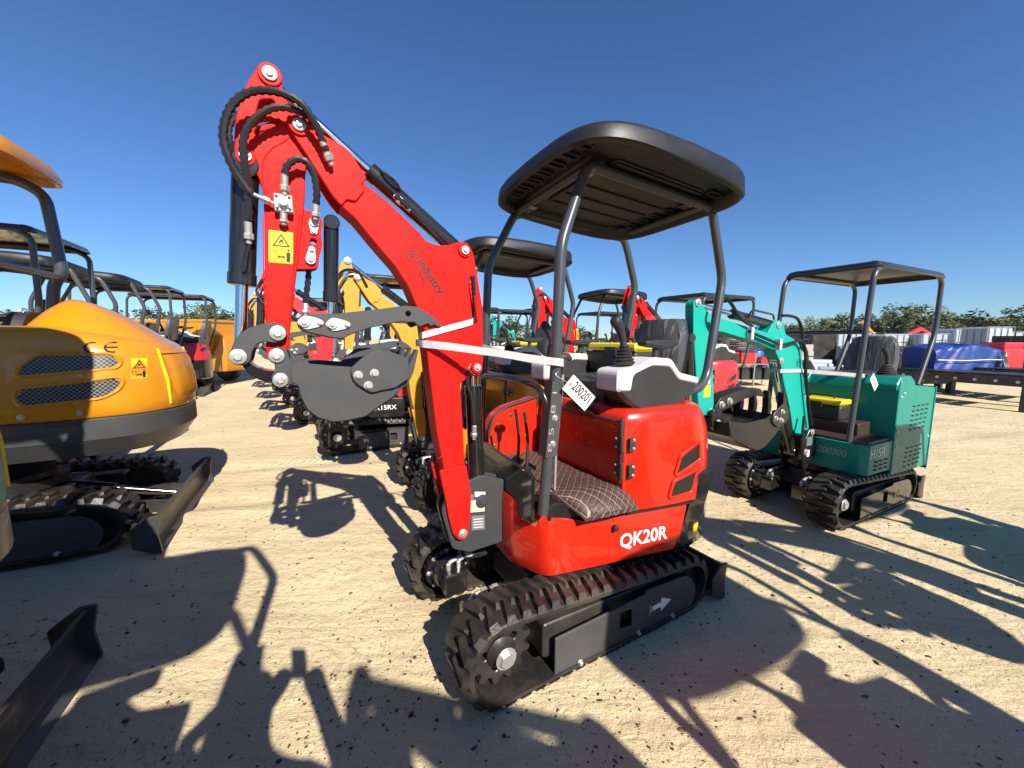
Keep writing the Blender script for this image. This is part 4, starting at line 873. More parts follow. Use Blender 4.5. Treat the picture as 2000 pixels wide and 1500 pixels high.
# ------------------------------------------------------------------ second arm shape: low, folded over the bucket
def arm_low(root, paint=TEALB, fine=True, yb=0.0, tool=None):
    tool = tool or mat('black_bucket_paint', (.013, .013, .014), .4, 0, .2, .15, .05, 60, .05)
    bm_ = [(1.846, 1.668, .03), (1.80, 1.692, .03), (1.679, 1.687), (1.484, 1.65), (1.13, 1.59), (1.068, 1.674, .03), (1.0, 1.70, .03), (.931, 1.667, .03), (.885, 1.58), (.822, 1.562), (.703, 1.523, .04), (.644, 1.466), (.614, 1.38), (.566, 1.235), (.449, .882), (.40, .745, .02), (.42, .69, .02), (.49, .688), (.615, .718), (.654, .752), (.734, .955), (.866, 1.201), (.914, 1.323), (.971, 1.398, .03), (1.024, 1.453, .03), (1.116, 1.476), (1.265, 1.516), (1.541, 1.567), (1.695, 1.595), (1.781, 1.602, .02), (1.835, 1.629, .03)]
    g = G(); g.plate(rp(bm_, .01, 2), yb - .05, yb + .05, .004); bo = g.build('boom', paint, root, 30)
    st = [(1.95, 1.83, .03), (2.0, 1.80, .03), (1.985, 1.6), (1.94, 1.35), (1.885, 1.05, .03), (1.85, .99, .03), (1.745, .975, .03), (1.715, 1.05), (1.735, 1.2), (1.757, 1.366), (1.785, 1.56), (1.77, 1.66, .03), (1.80, 1.71, .02), (1.88, 1.76)]
    g = G(); g.plate(rp(st, .01, 3), yb - .036, yb + .036, .004); sk = g.build('stick', paint, root, 30)
    pins('pivot_pin', sk, [(x, z, yb + y, r) for x, z, y, r in ((1.80, 1.655, .051, .022), (1.003, 1.656, .051, .02), (.923, 1.362, .051, .02), (.45, .72, .1, .02), (.53, .55, .1, .02), (1.955, 1.795, .037, .02), (1.745, 1.01, .037, .018), (1.735, .93, .09, .018))])
    for s in (1, -1):
        g = G(); g.plate(rp([(.47, .76, .03), (.41, .74), (.36, .66), (.38, .46, .02), (.50, .38, .02), (.58, .50, .03), (.57, .62, .03)], .012, 3), yb + s * .075, yb + s * .098, .003); g.build('swing_bracket', BLKG, root, 30)
    g = G(); g.box(.30, .42, yb - .07, yb + .07, .42, .66, .01, .02); g.build('swing_post', BLK, root)
    rodcyl(root, (1.003, 1.656), (1.955, 1.795), .55, .036, .018, yb, BLKG, 'stick_cylinder')
    rodcyl(root, (.56, .53), (.923, 1.362), .62, .040, .019, yb, BLKG, 'boom_cylinder')
    rodcyl(root, (1.99, 1.55), (1.93, 1.0), .6, .034, .017, yb, BLKG, 'bucket_cylinder')
    side = [(1.79, .975, .02), (1.604, .935), (1.336, .945), (1.20, .99), (1.075, .918, .01), (1.209, .802), (1.315, .732), (1.41, .708), (1.523, .745), (1.65, .80), (1.74, .845, .02)]
    shell = [(1.77, .95), (1.74, .85), (1.65, .795), (1.523, .738), (1.41, .70), (1.315, .724), (1.209, .796), (1.10, .885), (1.08, .94)]
    o = Vector((1.45, .9)); inn = [(x + (o.x - x) * .05, z + (o.y - z) * .05) for x, z in shell]; W = .19
    g = G(); g.plate(shell + inn[::-1], yb - W, yb + W, .002); bk = g.build('bucket', tool, root, 30)
    for s in (1, -1):
        g = G(); g.plate(rp(side, .006, 2), yb + s * W, yb + s * (W + .014), .002); g.build('bucket_side', tool, bk, 30)
        g = G(); g.plate(rp([(1.27, .98), (1.13, 1.06), (1.06, .98), (1.08, .90), (1.2, .86), (1.29, .92)], .03, 3), yb + s * (W + .014), yb + s * (W + .028), .003); g.build('side_cutter', tool, bk, 30)
        bolts('cutter_bolt', bk, [(x, yb + s * (W + .028), z) for x, z in ((1.24, .94), (1.16, .985), (1.17, .92))], (0, s, 0), .015, .014)
        g = G(); g.plate(rp([(1.79, 1.04, .03), (1.71, 1.03, .03), (1.64, .95), (1.70, .86), (1.78, .88, .03), (1.80, .95)], .02, 3), yb + s * .06, yb + s * .085, .003); g.build('bucket_ear', tool, bk, 30)
        g = G(); g.plate(rp([(1.735, 1.035), (1.673, 1.108), (1.521, 1.14), (1.293, 1.165, .03), (1.176, 1.145, .03), (1.112, 1.072), (1.156, 1.082), (1.244, 1.095), (1.382, 1.08), (1.513, 1.042), (1.615, 1.012), (1.70, .99)], .02, 3), yb + s * .04, yb + s * .058, .003); th = g.build('thumb', tool, root, 30)
        bolts('thumb_bolt', th, [(1.658, yb + s * .058, 1.055), (1.568, yb + s * .058, 1.075)], (0, s, 0), .02, .016)
    for k in range(4):
        y = yb - W + .02 + k * (2 * W - .04) / 3
        g = G(); g.plate([(1.12, .88), (1.07, .91), (1.055, 1.0), (1.10, 1.13), (1.115, 1.125), (1.11, 1.0)], y - .024, y + .024, .003); g.build('bucket_tooth', tool, bk, 30)
    for pts in ([(1.79, .07, 1.60), (1.86, .09, 1.72), (1.80, .1, 1.84), (1.68, .09, 1.80), (1.55, .08, 1.70), (1.40, .075, 1.645)], [(1.42, .075, 1.60), (1.2, .08, 1.545), (1.0, .08, 1.50), (.86, .08, 1.51), (.74, .09, 1.53), (.66, .09, 1.45), (.60, .085, 1.22), (.50, .085, .93), (.44, .09, .78)], [(.98, .06, 1.73), (.86, .06, 1.73), (.74, .06, 1.70), (.66, .06, 1.58), (.66, .05, 1.46)], [(.60, .10, .88), (.64, .12, .70), (.62, .13, .5), (.55, .12, .37), (.45, .12, .36)]):
        g = G(); g.tube(spline(pts, 6), .012, 8); g.build('hydraulic_hose', HOSE, root)
    for x, z in ((1.40, 1.585), (1.02, 1.50)): g = G(); g.box(x - .015, x + .015, yb + .05, yb + .095, z - .045, z + .045, .003, .004); g.build('hose_clamp', WHT, bo)
    g = G(); g.tube(fillet([(1.40, .045, 1.70), (1.38, .06, 1.765), (1.10, .06, 1.735), (1.06, .045, 1.70)], .03), .008, 6); g.build('steel_line', BLKG, bo)
    return bo, sk

# ------------------------------------------------------------------ square-bodied excavator (teal)
def house_box(root, body=TEAL, fine=True):
    O = [(.345, -.40), (.345, .40), (.30, .455), (-.105, .462), (-.105, -.462), (.30, -.455)]
    g = G(); g.plate(rp(O, .012, 2), .40, .665, .006, ax='z'); sk = g.build('skirt', body, root)
    g = G(); g.plate(rp([(.335, -.39), (.335, .39), (.29, .44), (-.10, .445), (-.10, -.445), (.29, -.44)], .012, 2), .664, .690, .004, ax='z'); g.build('floor_mat', mat('brown_rubber_mat', (.05, .026, .024), .5, 0, 0, .2, .2, 150, .05), root)
    g = G(); g.box(-.10, .13, -.43, .30, .688, .80, .006, .01); g.build('floor_step', MATS['brown_rubber_mat'], root)
    B = [(-.108, .345), (-.095, 1.10), (-.12, 1.19), (-.24, 1.185), (-.40, 1.135), (-.86, 1.09), (-.86, .33)]
    g = G(); g.plate(rp(B, .015, 3), -.468, .468, .006); en = g.build('engine_cover', body, root, 30)
    g = G(); g.box(-.875, -.861, -.475, .475, .30, 1.10, .003, .004); g.build('rear_cover', body, root)
    for s in (1, -1):
        g = G(); g.plate(rp([(-.08, 1.15), (-.14, 1.22), (-.34, 1.22), (-.44, 1.16), (-.44, 1.12), (-.08, 1.10)], .012, 3), s * .22, s * .455, .008); g.build('lever_console', body, root)
        ym = s * .32
        g = G(); pr = []
        for k in range(5): pr += [(k * .02, .075 - k * .010), (k * .02 + .010, .080 - k * .010)]
        g.lathe((-.24, ym, 1.215), (.04, 0, 1), pr + [(.105, .02)], 4 if False else 16); g.build('lever_boot', BLK, root)
        g = G(); g.tube(spline([(-.235, ym, 1.30), (-.21, ym, 1.38), (-.17, ym, 1.43), (-.13, ym, 1.455)], 5), [.017] * 6 + [.02] * 4 + [.024] * 4 + [.022, .012], 10); g.build('joystick', PLAS, root)
        if fine:
            slots = []
            for (x0, z0, n, m_) in ((-.40, .935, 4, 6), (-.36, .555, 4, 5), ):
                for r_ in range(m_):
                    for c in range(n): slots.append((x0 - c * .095 + .006 * r_, z0 - r_ * .042, .06))
            for r_ in range(3):
                for c in range(3): slots.append((.20 - c * .09, .505 - r_ * .035, .055))
            if s > 0:
                for x, z, w in slots:
                    yy = .4685 if x < -.11 else .4625
                    g = G(); g.plate(rp([(x, z), (x - w, z - .004), (x - w, z + .010), (x, z + .014)], .006, 2), yy - .004, yy + .0012, .0005); g.build('louvre_slot', DEEP, en)
                bolts('cover_bolt', en, [(x, .469, z) for x, z in ((-.15, 1.04), (-.15, .60), (-.14, .74), (-.14, .42), (-.83, .62), (-.2, 1.07))], (0, 1, 0), .010, .006)
    return sk, en
YAW2 = 206.7
h15 = thing('mini_excavator', 'teal square-bodied excavator with H15R on its side, right of the front machine', 'excavator', (3.026, 3.637, 0), YAW2, 'mini excavators')
undercarriage(h15, -1, True, DECY, yc=.36, w=.22, blade_w=.46, panel=BLKG)
hsk, hen = house_box(h15)
canopy_flat(h15); hb, hs = arm_low(h15)
seat(h15, -.62, -.02, 1.08)
text_g('H15R', .12, lambda u, v, w: (.285 - u, .4565 + (.30 - .285 + u) * .0173 + w, .545 + v), .0012, 0, width=.26).build('model_lettering', mat('pale_lettering', (.75, .78, .78), .5), hsk)
text_g('200200', .085, lambda u, v, w: (.3455 + w + .001, .10 + u, .535 + v), -.001, 0, shear=.25, width=.22).build('chalk_number', MATS['chalk_marker'], hsk)
g = G(); g.plate(rp([(.02, .50), (.10, .50), (.10, .545), (.02, .545)], .02, 3), .346, .352, .001, ax='x'); g.build('cover_plate', BLK, hsk)
ring_logo(hb, (.66, 1.34), .035, .0505, mat('dark_teal_print', (.004, .07, .06), .5))
fn = plane_fn((.60, .0505, 1.25), (-.32, 0, -.95), (-.95, 0, .32), (0, 1, 0)); text_g('industry', .07, fn, .001, 0, width=.22).build('logo_lettering', MATS['dark_teal_print'], hb)
for q, m_ in (((.43, .52, .60, .68), PLATE), ((.46, .50, .50, .56), TAGM)): g = G(); g.plate([(q[0], q[2]), (q[1], q[2]), (q[1], q[3]), (q[0], q[3])], .0985, .0995, .0002); g.build('data_label', m_, h15)
g = quad_plate(plane_fn((1.84, .0365, 1.22), (-1, 0, .0), (0, 0, 1), (0, 1, 0)), 0, .06, 0, .12, .001).build('warning_decal', TAGM, hs)
g = quad_plate(plane_fn((1.84, .0365, 1.12), (-1, 0, .0), (0, 0, 1), (0, 1, 0)), 0, .07, 0, .09, .001).build('warning_decal', DECY, hs)
g = quad_plate(plane_fn((1.845, .0365, 1.345), (-1, 0, .0), (0, 0, 1), (0, 1, 0)), 0, .06, 0, .05, .001).build('warning_decal', REDP, hs)
s2 = thing('strapping_band', 'white plastic strap tied between teal boom and its canopy post', 'strap', (3.026, 3.637, 0), YAW2, 'white straps on booms')
ribbon([(.28, .31, 1.24), (.30, .37, 1.24), (.40, .28, 1.25), (.6, .06, 1.27), (.72, .057, 1.275), (.93, .055, 1.28), (.935, -.05, 1.28), (.9, -.056, 1.28), (.6, -.056, 1.27), (.4, .1, 1.25), (.28, .31, 1.24)], .03).build('band', STRAP, s2)
c2 = thing('lot_tag', 'white lot tag hanging from the teal excavator post', 'tag', (3.026, 3.637, 0), YAW2, 'lot tags')
fn = plane_fn((.26, .39, 1.21), (-.10, 0, -.10), (-.07, .0, .07), (0, 1, 0)); quad_plate(fn, 0, .15, 0, .075, .001).build('card', TAGM, c2)
text_g('200200', .05, lambda u, v, w: fn(u + .015, v + .025, w + .0016), 0, 0, width=.11).build('card_number', DECK, c2)
# toolbox on its floor
tb = thing('toolbox', 'black toolbox with yellow lid on the teal excavator floor', 'toolbox', (3.026, 3.637, .802), YAW2)
g = G(); g.box(-.06, .13, -.24, .16, 0, .13, .012, .02); g.build('box_body', PLAS, tb)
g = G(); g.box(-.07, .14, -.25, .17, .131, .185, .018, .03); ld = g.build('lid', YELP, tb)
g = G(); g.box(.138, .15, -.08, .02, .10, .16, .003, .006); g.build('latch', PLAS, tb)
g = G(); g.tube(fillet([(.03, -.14, .18), (.03, -.14, .21), (.03, .06, .21), (.03, .06, .18)], .02), .009, 8); g.build('handle', PLAS, ld)

def on_machine(o, mach, p, yaw):
    a = mach.rotation_euler.z; c, s = math.cos(a), math.sin(a); o.location = (mach.location.x + p[0] * c - p[1] * s, mach.location.y + p[0] * s + p[1] * c, p[2]); o.rotation_euler = (0, 0, a + R(yaw))
t2_ = copy_tree(tb); on_machine(t2_, m0, (-.60, -.06, 1.335), 4); tag(t2_, 'black toolbox with yellow lid on the front red excavator seat', 'toolbox', 'toolboxes with yellow lids'); tag(tb, None, None, 'toolboxes with yellow lids')
# ------------------------------------------------------------------ larger excavator with rounded tail (yellow / teal, left row)
def scaled_under(root, sc, **kw):
    before = set(root.children); undercarriage(root, **kw)
    for o in root.children:
        if o not in before: o.scale = (sc, sc, sc); o.location = o.location * sc
def tail_excavator(name, label, loc, yaw, paint, fine=True, group='mini excavators', roof=None, arm=True, rx=0):
    r = thing(name, label, 'excavator', loc, yaw, group)
    scaled_under(r, 1.25, blade=-1, fine=fine, arrow=None, blade_w=.62, blade_x=.88, panel=CHAR)
    def fp(d, dz=0):
        P = [(.45, .50), (.2, .585), (-.2, .60), (-.6, .595), (-.85, .56), (-1.0, .49), (-1.12, .36), (-1.19, .19), (-1.205, 0)]
        P = P + [(x, -y) for x, y in P[-2::-1]]; q = spline([(x, y, 0) for x, y in P], 3); q = [(p.x, p.y) for p in q]
        return [(-.35 + (x + .35) * (1 - d / .8), y * (1 - d / .6)) for x, y in q]
    R3 = lambda d, z: [(x, y, z) for x, y in fp(d)]
    g = G(); g.loft([R3(.22, .70), R3(.10, .70), R3(.085, .705), R3(.01, .82), R3(0, .835), R3(0, .975), R3(.01, .985), R3(.03, .985)], False); g.build('counterweight', CHAR, r, 25)
    def top(d, z, k=0): return [(x, y, z - k * max(0, -x - .55)) for x, y in fp(d)]
    g = G(); g.loft([top(.012, .986), top(.0, 1.0), top(-.004, 1.08), top(.015, 1.3), top(.04, 1.44, .02), top(.07, 1.53, .07), top(.11, 1.585, .12), top(.17, 1.62, .17), top(.26, 1.635, .2), top(.42, 1.64, .2)], True); bd = g.build('tail_hood', paint, r, 60)
    g = G(); rings = []
    for k in (1.0, .96, .9, .82, .72, .6, .46, .32, .18, .06):
        z = 1.43 + .425 * (1 - k ** 1.45)
        rings.append([(-.60 + (.42 if math.cos(t) > 0 else .58) * k * math.copysign(abs(math.cos(t)) ** .85, math.cos(t)) + .06 * (1 - k), .52 * k * math.copysign(abs(math.sin(t)) ** .8, math.sin(t)), z) for t in [2 * math.pi * j / 40 for j in range(40)]])
    g.loft(rings, True); g.build('filler_dome', paint, bd, 60)
    g = G(); g.plate(rp([(-.70, .02), (-.70, .30), (-.86, .28), (-.95, .16), (-.86, .02)], .06, 4), 0, .012, .004, ax='z'); g.map(lambda x, y, z: (x, y, z + 1.852 - .80 * max(0, -x - .55) + .0 - .35 * max(0, y - .1))); g.build('filler_cover', paint, bd, 50)
    RG = ((.012, .986, 0), (0, 1.0, 0), (-.004, 1.08, 0), (.015, 1.3, 0), (.04, 1.44, .02), (.07, 1.53, .07), (.11, 1.585, .12))
    # perforated grilles pressed into the flank
    for s in (1, -1):
        def flank(x, y, z):
            d = 0
            for (da, za, ka), (db, zb, kb) in zip(RG, RG[1:]):
                A = za - ka * max(0, -x - .55); B = zb - kb * max(0, -x - .55)
                if A <= z <= B: d = da + (db - da) * (z - A) / (B - A); break
            P = fp(d); best = .5
            for a_, b_ in zip(P, P[1:]):
                if a_[1] > 0 and min(a_[0], b_[0]) <= x <= max(a_[0], b_[0]) and abs(a_[0] - b_[0]) > 1e-6: best = a_[1] + (b_[1] - a_[1]) * (x - a_[0]) / (b_[0] - a_[0]); break
            return (x, s * (best + y), z)
        for q in ([(-.488, 1.307), (-.50, 1.35), (-.59, 1.433), (-.96, 1.428), (-1.0, 1.39), (-.985, 1.345)], [(-.482, 1.21), (-.475, 1.15), (-.50, 1.11), (-.90, 1.135), (-.99, 1.19), (-1.01, 1.26)]):
            q = [(x * .93 - .0, z) for x, z in q]; c = rp(q, .035, 4); c = c if area(c) > 0 else c[::-1]
            def dense(P, k=4): return [(a[0] + (b[0] - a[0]) * t / k, a[1] + (b[1] - a[1]) * t / k) for a, b in zip(P, P[1:] + P[:1]) for t in range(k)]
            g = G(); g.plate(dense(inset(c, -.022)), -.01, .012, .010, [dense(c)]); g.map(flank); g.build('grille_frame', paint, bd, 50)
            x0 = min(p[0] for p in c); x1 = max(p[0] for p in c); g = G(); n = 16; cols = []
            for k in range(n + 1):
                x = x0 + (x1 - x0) * k / n; zs = []
                for a, b in zip(c, c[1:] + c[:1]):
                    if min(a[0], b[0]) <= x <= max(a[0], b[0]) and abs(a[0] - b[0]) > 1e-7: zs.append(a[1] + (b[1] - a[1]) * (x - a[0]) / (b[0] - a[0]))
                if len(zs) > 1: cols.append((x, min(zs), max(zs)))
            g.loft([[flank(x, .0015, a + (b - a) * t / 4) for t in range(5)] for x, a, b in cols], False, False); g.build('grille_mesh', MESHG, bd, 60, None, False)
        if fine and s > 0:
            for cx_, bar in ((-.80, 0), (-.895, 1)):
                A = [R(70 + 220 * k / 22) for k in range(23)]; P = [(cx_ - .042 * math.cos(a), 1.485 + .040 * math.sin(a)) for a in A] + [(cx_ - .031 * math.cos(a), 1.485 + .029 * math.sin(a)) for a in A[::-1]]
                g = G(); g.plate(P, .002, .0035, .0002); g.map(flank); g.build('mark_lettering', DECK, bd)
                if bar: g = G(); g.plate([(cx_ + .035, 1.480), (cx_ + .005, 1.480), (cx_ - .022, 1.480), (cx_ - .022, 1.490), (cx_ + .005, 1.490), (cx_ + .035, 1.490)], .002, .0035, .0002); g.map(flank); g.build('mark_lettering', DECK, bd)
            warn_decal(bd, lambda u, v, w: flank(-.98 - u * .97, .003 + w, 1.25 + v), .075, .15)
            bolts('cover_bolt', bd, [flank(-.45, .0, 1.03), flank(-.72, .0, 1.035)], (0, 1, 0), .014, .006)
    # tail door with raised rim
    g = G(); n = 10
    def tail(y, z, o): return (-1.212 - o + 1.1 * abs(y) ** 2.2 + .16 * max(0, z - 1.2), y, z)
    g = G(); g.plate(rp([(-.30, 1.02), (.30, 1.02), (.26, 1.46), (-.26, 1.46)], .06, 4), 0, .02, .006, ax='x')
    gg = G(); rows = [[tail(-.30 + .6 * i / 12, 1.03 + .42 * j / 6, .022 if 0 < i < 12 and 0 < j < 6 else -.01) for i in range(13)] for j in range(7)]; gg.loft(rows, False, False); gg.build('tail_door', paint, bd, 40)
    for s in (-1, 1): g = G(); g.tube(spline([tail(s * .32, 1.03 + .44 * k / 5, .02) for k in range(6)], 3), .012, 8); g.build('door_strip', DECY, bd)
    # platform, seat, post frame and roof
    g = G(); g.box(-.1, .75, -.5, .5, .72, .98, .01, .03); g.build('cab_floor', BLK, r)
    seat(r, -.05, 0, 1.25, False); 
    for s in (1, -1):
        y = s * .42
        g = G(); g.tube(fillet([(-.20 + rx, y, 1.50), (-.27 + rx, y, 2.0), (-.33 + rx, y, 2.10), (-.29 + rx, y, 2.72), (-.13 + rx, y, 2.82), (.7 + rx, y, 2.80), (.80 + rx, y, 2.65), (.82, y, 1.0)], .10, 6), .040, 14); g.build('canopy_post', TUBE, r)
    g = G(); g.tube([(-.31 + rx, -.42, 2.06), (-.31 + rx, .42, 2.06)], .025, 12); g.build('canopy_cross_tube', TUBE, r)
    g = G()
    def rr(d, z): return [(.30 + rx + (.76 - d) * math.copysign(abs(math.cos(t)) ** .5, math.cos(t)), (.56 - d) * math.copysign(abs(math.sin(t)) ** .5, math.sin(t)), z + .05 * math.cos(1.7 * (.16 + (.72 - d) * math.cos(t) - .16))) for t in [2 * math.pi * k / 48 for k in range(48)]]
    g.loft([rr(.3, 2.84), rr(.06, 2.81), rr(.02, 2.755), rr(.0, 2.76), rr(-.005, 2.79), rr(.03, 2.87), rr(.1, 2.915), rr(.3, 2.94)], True); g.build('canopy_roof', roof or paint, r, 50)
    if arm: arm_high(r, paint, False, 0, T=lambda x, z: (x * 1.1 + .1, z * 1.05))
    return r
ex_y = tail_excavator('mini_excavator', 'yellow round-tailed excavator with perforated grilles and yellow roof at left edge', (-3.91, 2.82, 0), 207, YEL)
ex_t = tail_excavator('mini_excavator', 'dark teal excavator tail and black blade cut off by the lower left edge', (-2.66, .50, 0), 207, TEAL, False, rx=-.42)

# ------------------------------------------------------------------ other excavators of the three rows
def row_excavator(label, loc, yaw, body, boom, canopy='round', arm='high', scale=.82, film=True, roof=None, low=None, sc=1.0):
    r = thing('mini_excavator', label, 'excavator', loc, yaw, 'mini excavators')
    undercarriage(r, -1, False, DECY, panel=GREYP)
    house_round(r, body, False, low); console(r, .20, .36, fine=False); console(r, -.46, -.30, fine=False); seat(r, -.68, -.07, 1.2, film)
    if canopy == 'round': canopy_round(r, fine=False, mt=roof or ROOF)
    elif canopy == 'flat': canopy_flat(r, -1.05, .25, .46, 2.18, mt=roof)
    if arm == 'high': arm_high(r, boom, False, T=lambda x, z: (.626 + (x - .626) * scale, .587 + (z - .587) * scale), thumb=True); swing_bracket(r)
    if sc != 1: r.scale = (sc, sc, sc)
    return r
MAROON = mat('dark_sheet_roof', (.03, .03, .034), .25, 0, .4, .1)
ROWS = [
    ('yellow excavator directly behind the front red excavator', (-.35, 4.0, 0), 209, YEL, YELB, 'round', .84, None, None),
    ('black and red excavator with MX15RX panel seen past the bucket', (-2.0, 5.75, 0), 209, REDK, REDK, 'flat', .85, MAROON, BLKG, 1.08),
    ('yellow excavator third behind the front red excavator', (-3.4, 7.5, 0), 209, YEL, YELB, 'none', .9, None, None),
    ('red excavator fourth behind the front red excavator', (-4.6, 9.2, 0), 209, REDK, REDK, 'round', .9, None, None),
    ('red excavator with flat black canopy behind the teal H15R machine', (2.85, 6.3, 0), 208, REDK, RED, 'flat', .88, None, BLK),
    ('red-boomed excavator with moulded canopy seen between front posts', (1.65, 7.6, 0), 208, REDK, RED, 'round', .95, None, None),
    ('far excavator with thin grey canopy left of the red boom', (-.3, 9.6, 0), 208, TEAL, TEALB, 'flat', .8, None, None),
    ('red excavator with black canopy far behind the yellow third machine', (-6.2, 11.4, 0), 209, REDK, REDK, 'round', .9, None, None),
    ('yellow excavator with flat canopy far behind the wrapped front seat', (2.2, 10.4, 0), 208, YEL, YELB, 'flat', .85, None, None),
    ('teal excavator with moulded canopy between the two red booms', (.55, 12.2, 0), 208, TEAL, TEALB, 'round', .85, None, None),
    ('yellow excavator behind the red MX15RX machine and main boom', (-1.4, 8.6, 0), 209, YEL, YELB, 'flat', .85, None, None),
    ('left-row excavator with thin curved grey canopy nearest the yellow tail', (-5.5, 3.42, 0), 207, BLKG, BLKG, 'flat', .6, MAROON, None, 1.14),
    ('left-row excavator with thick moulded black canopy', (-6.4, 4.75, 0), 207, YEL, YELB, 'round', .6, None, None, 1.04),
    ('left-row excavator with faceted black canopy', (-7.5, 6.6, 0), 207, YEL, YELB, 'round', .6, None, None, 1.08),
    ('teal left-row excavator with glinting flat canopy', (-8.75, 8.4, 0), 207, TEAL, TEALB, 'flat', .6, MAROON, None, 1.2),
    ('small red left-row excavator with tube hoop canopy by yellow dumper', (-9.4, 10.2, 0), 207, REDK, REDK, 'flat', .6, MAROON, BLK, 1.2),
    ('red excavator standing behind the viewer on the right, seen only by its shadow', (2.22, -.66, 0), 209, REDG, RED, 'round', 1.0, None, None, 1.0),
    ('teal excavator standing beyond the right edge, seen only by its shadow', (4.35, .95, 0), 207, TEAL, TEALB, 'round', 1.0, None, None),
    ('yellow excavator standing behind the viewer on the left, seen only by its shadow', (-.86, -1.0, 0), 207, YEL, YELB, 'round', .8, None, None, 1.1),
]
row = [row_excavator(q[0], q[1], q[2], q[3], q[4], q[5], 'high', q[6], True, q[7], q[8], q[9] if len(q) > 9 else 1) for q in ROWS]
text_g('MX15RX', .085, lambda u, v, w: (.20 - u, NEAR(.2 - u) + .003 + w, .50 + v), .001, 0, width=.34).build('model_lettering', WHITE, row[1])
t3_ = copy_tree(tb); on_machine(t3_, row[0], (-.60, -.06, 1.335), -3); tag(t3_, 'black toolbox with yellow lid on the yellow excavator seat behind', 'toolbox')
# ------------------------------------------------------------------ trees
BARK = mat('tree_bark', (.09, .07, .055), .9, 0, 0, .3)
def leaf_mat(name, col):
    m = bpy.data.materials.new(name); m.use_nodes = True; nt = m.node_tree; N = nt.nodes; L = nt.links; b = N['Principled BSDF']
    oi = N.new('ShaderNodeObjectInfo'); tc = N.new('ShaderNodeTexCoord'); nz = N.new('ShaderNodeTexNoise'); nz.inputs['Scale'].default_value = 2.2
    L.new(tc.outputs['Object'], nz.inputs['Vector']); ad = N.new('ShaderNodeMath'); ad.operation = 'MULTIPLY_ADD'; ad.inputs[1].default_value = .45; L.new(oi.outputs['Random'], ad.inputs[0]); L.new(nz.outputs['Fac'], ad.inputs[2])
    mr = N.new('ShaderNodeMapRange'); mr.inputs[1].default_value = .4; mr.inputs[2].default_value = 1.05; L.new(ad.outputs[0], mr.inputs[0])
    mx = N.new('ShaderNodeMix'); mx.data_type = 'RGBA'; mx.inputs[6].default_value = (*[c * .65 for c in col], 1); mx.inputs[7].default_value = (col[0] * 1.7, col[1] * 1.45, col[2] * 1.2, 1)
    L.new(mr.outputs[0], mx.inputs[0]); L.new(mx.outputs[2], b.inputs['Base Color']); b.inputs['Roughness'].default_value = .7
    return m
LEAF = [leaf_mat('leaf_green', (.075, .105, .045)), leaf_mat('leaf_olive', (.09, .10, .045)), leaf_mat('leaf_dark', (.05, .08, .04))]
def tree_proto(seed, h, spread, sparse):
    rnd = random.Random(seed); g = G(); cl = []
    g.tube(spline([(0, 0, -.3), (rnd.uniform(-.1, .1), rnd.uniform(-.1, .1), h * .25), (rnd.uniform(-.2, .2), rnd.uniform(-.2, .2), h * .5), (rnd.uniform(-.3, .3), rnd.uniform(-.3, .3), h * .85)], 3), [.2, .18, .16, .14, .13, .12, .10, .07, .05, .03], 7)
    for k in range(9 + int(4 * (1 - sparse))):
        a = rnd.uniform(0, 6.28); z0 = h * rnd.uniform(.22, .62); r_ = spread * rnd.uniform(.45, 1.0); z1 = min(h * .95, z0 + h * rnd.uniform(.08, .36))
        e = Vector((r_ * math.cos(a), r_ * math.sin(a), z1)); g.tube(spline([(0, 0, z0), (e.x * .5, e.y * .5, z0 + (z1 - z0) * .4), e], 3), [.07, .06, .05, .045, .035, .03, .02][:7], 5); cl.append((e, spread * rnd.uniform(.26, .46)))
    cl.append((Vector((0, 0, h * .92)), spread * .4)); cl.append((Vector((0, 0, h * .7)), spread * .5))
    if not sparse > .5:
        for k in range(5): a = rnd.uniform(0, 6.28); cl.append((Vector((spread * .6 * math.cos(a), spread * .6 * math.sin(a), h * rnd.uniform(.12, .35))), spread * .4))
    lv = G(); n = int(1900 * (1 - sparse * .45))
    for i in range(n):
        c, r_ = cl[rnd.randrange(len(cl))]; d = Vector((rnd.gauss(0, 1), rnd.gauss(0, 1), rnd.gauss(0, .75))); d = d.normalized() * r_ * (.35 + .75 * rnd.random() ** .6)
        p = c + d; s = rnd.uniform(.11, .24); u = Vector((rnd.gauss(0, 1), rnd.gauss(0, 1), rnd.gauss(0, .5))).normalized(); w = u.orthogonal().normalized(); w = (w + u.cross(w) * rnd.uniform(-1, 1)).normalized()
        lv.add([p - u * s, p + w * s * .6, p + u * s, p - w * s * .6], [(0, 1, 2, 3)])
    return g, lv
PROT = []
for i, (h, s, sp) in enumerate(((6.0, 2.4, .2), (5.2, 2.0, .1), (6.6, 2.0, .65), (4.6, 2.3, 0), (5.6, 1.7, .4), (3.6, 2.2, 0))):
    g, lv = tree_proto(11 + i, h, s, sp); t = thing('tree', 'tree', 'tree', (0, -200 - 10 * i, 0)); g.build('trunk', BARK, t); lv.build('crown', LEAF[i % 3], t, 180, None, False); PROT.append((t, h))
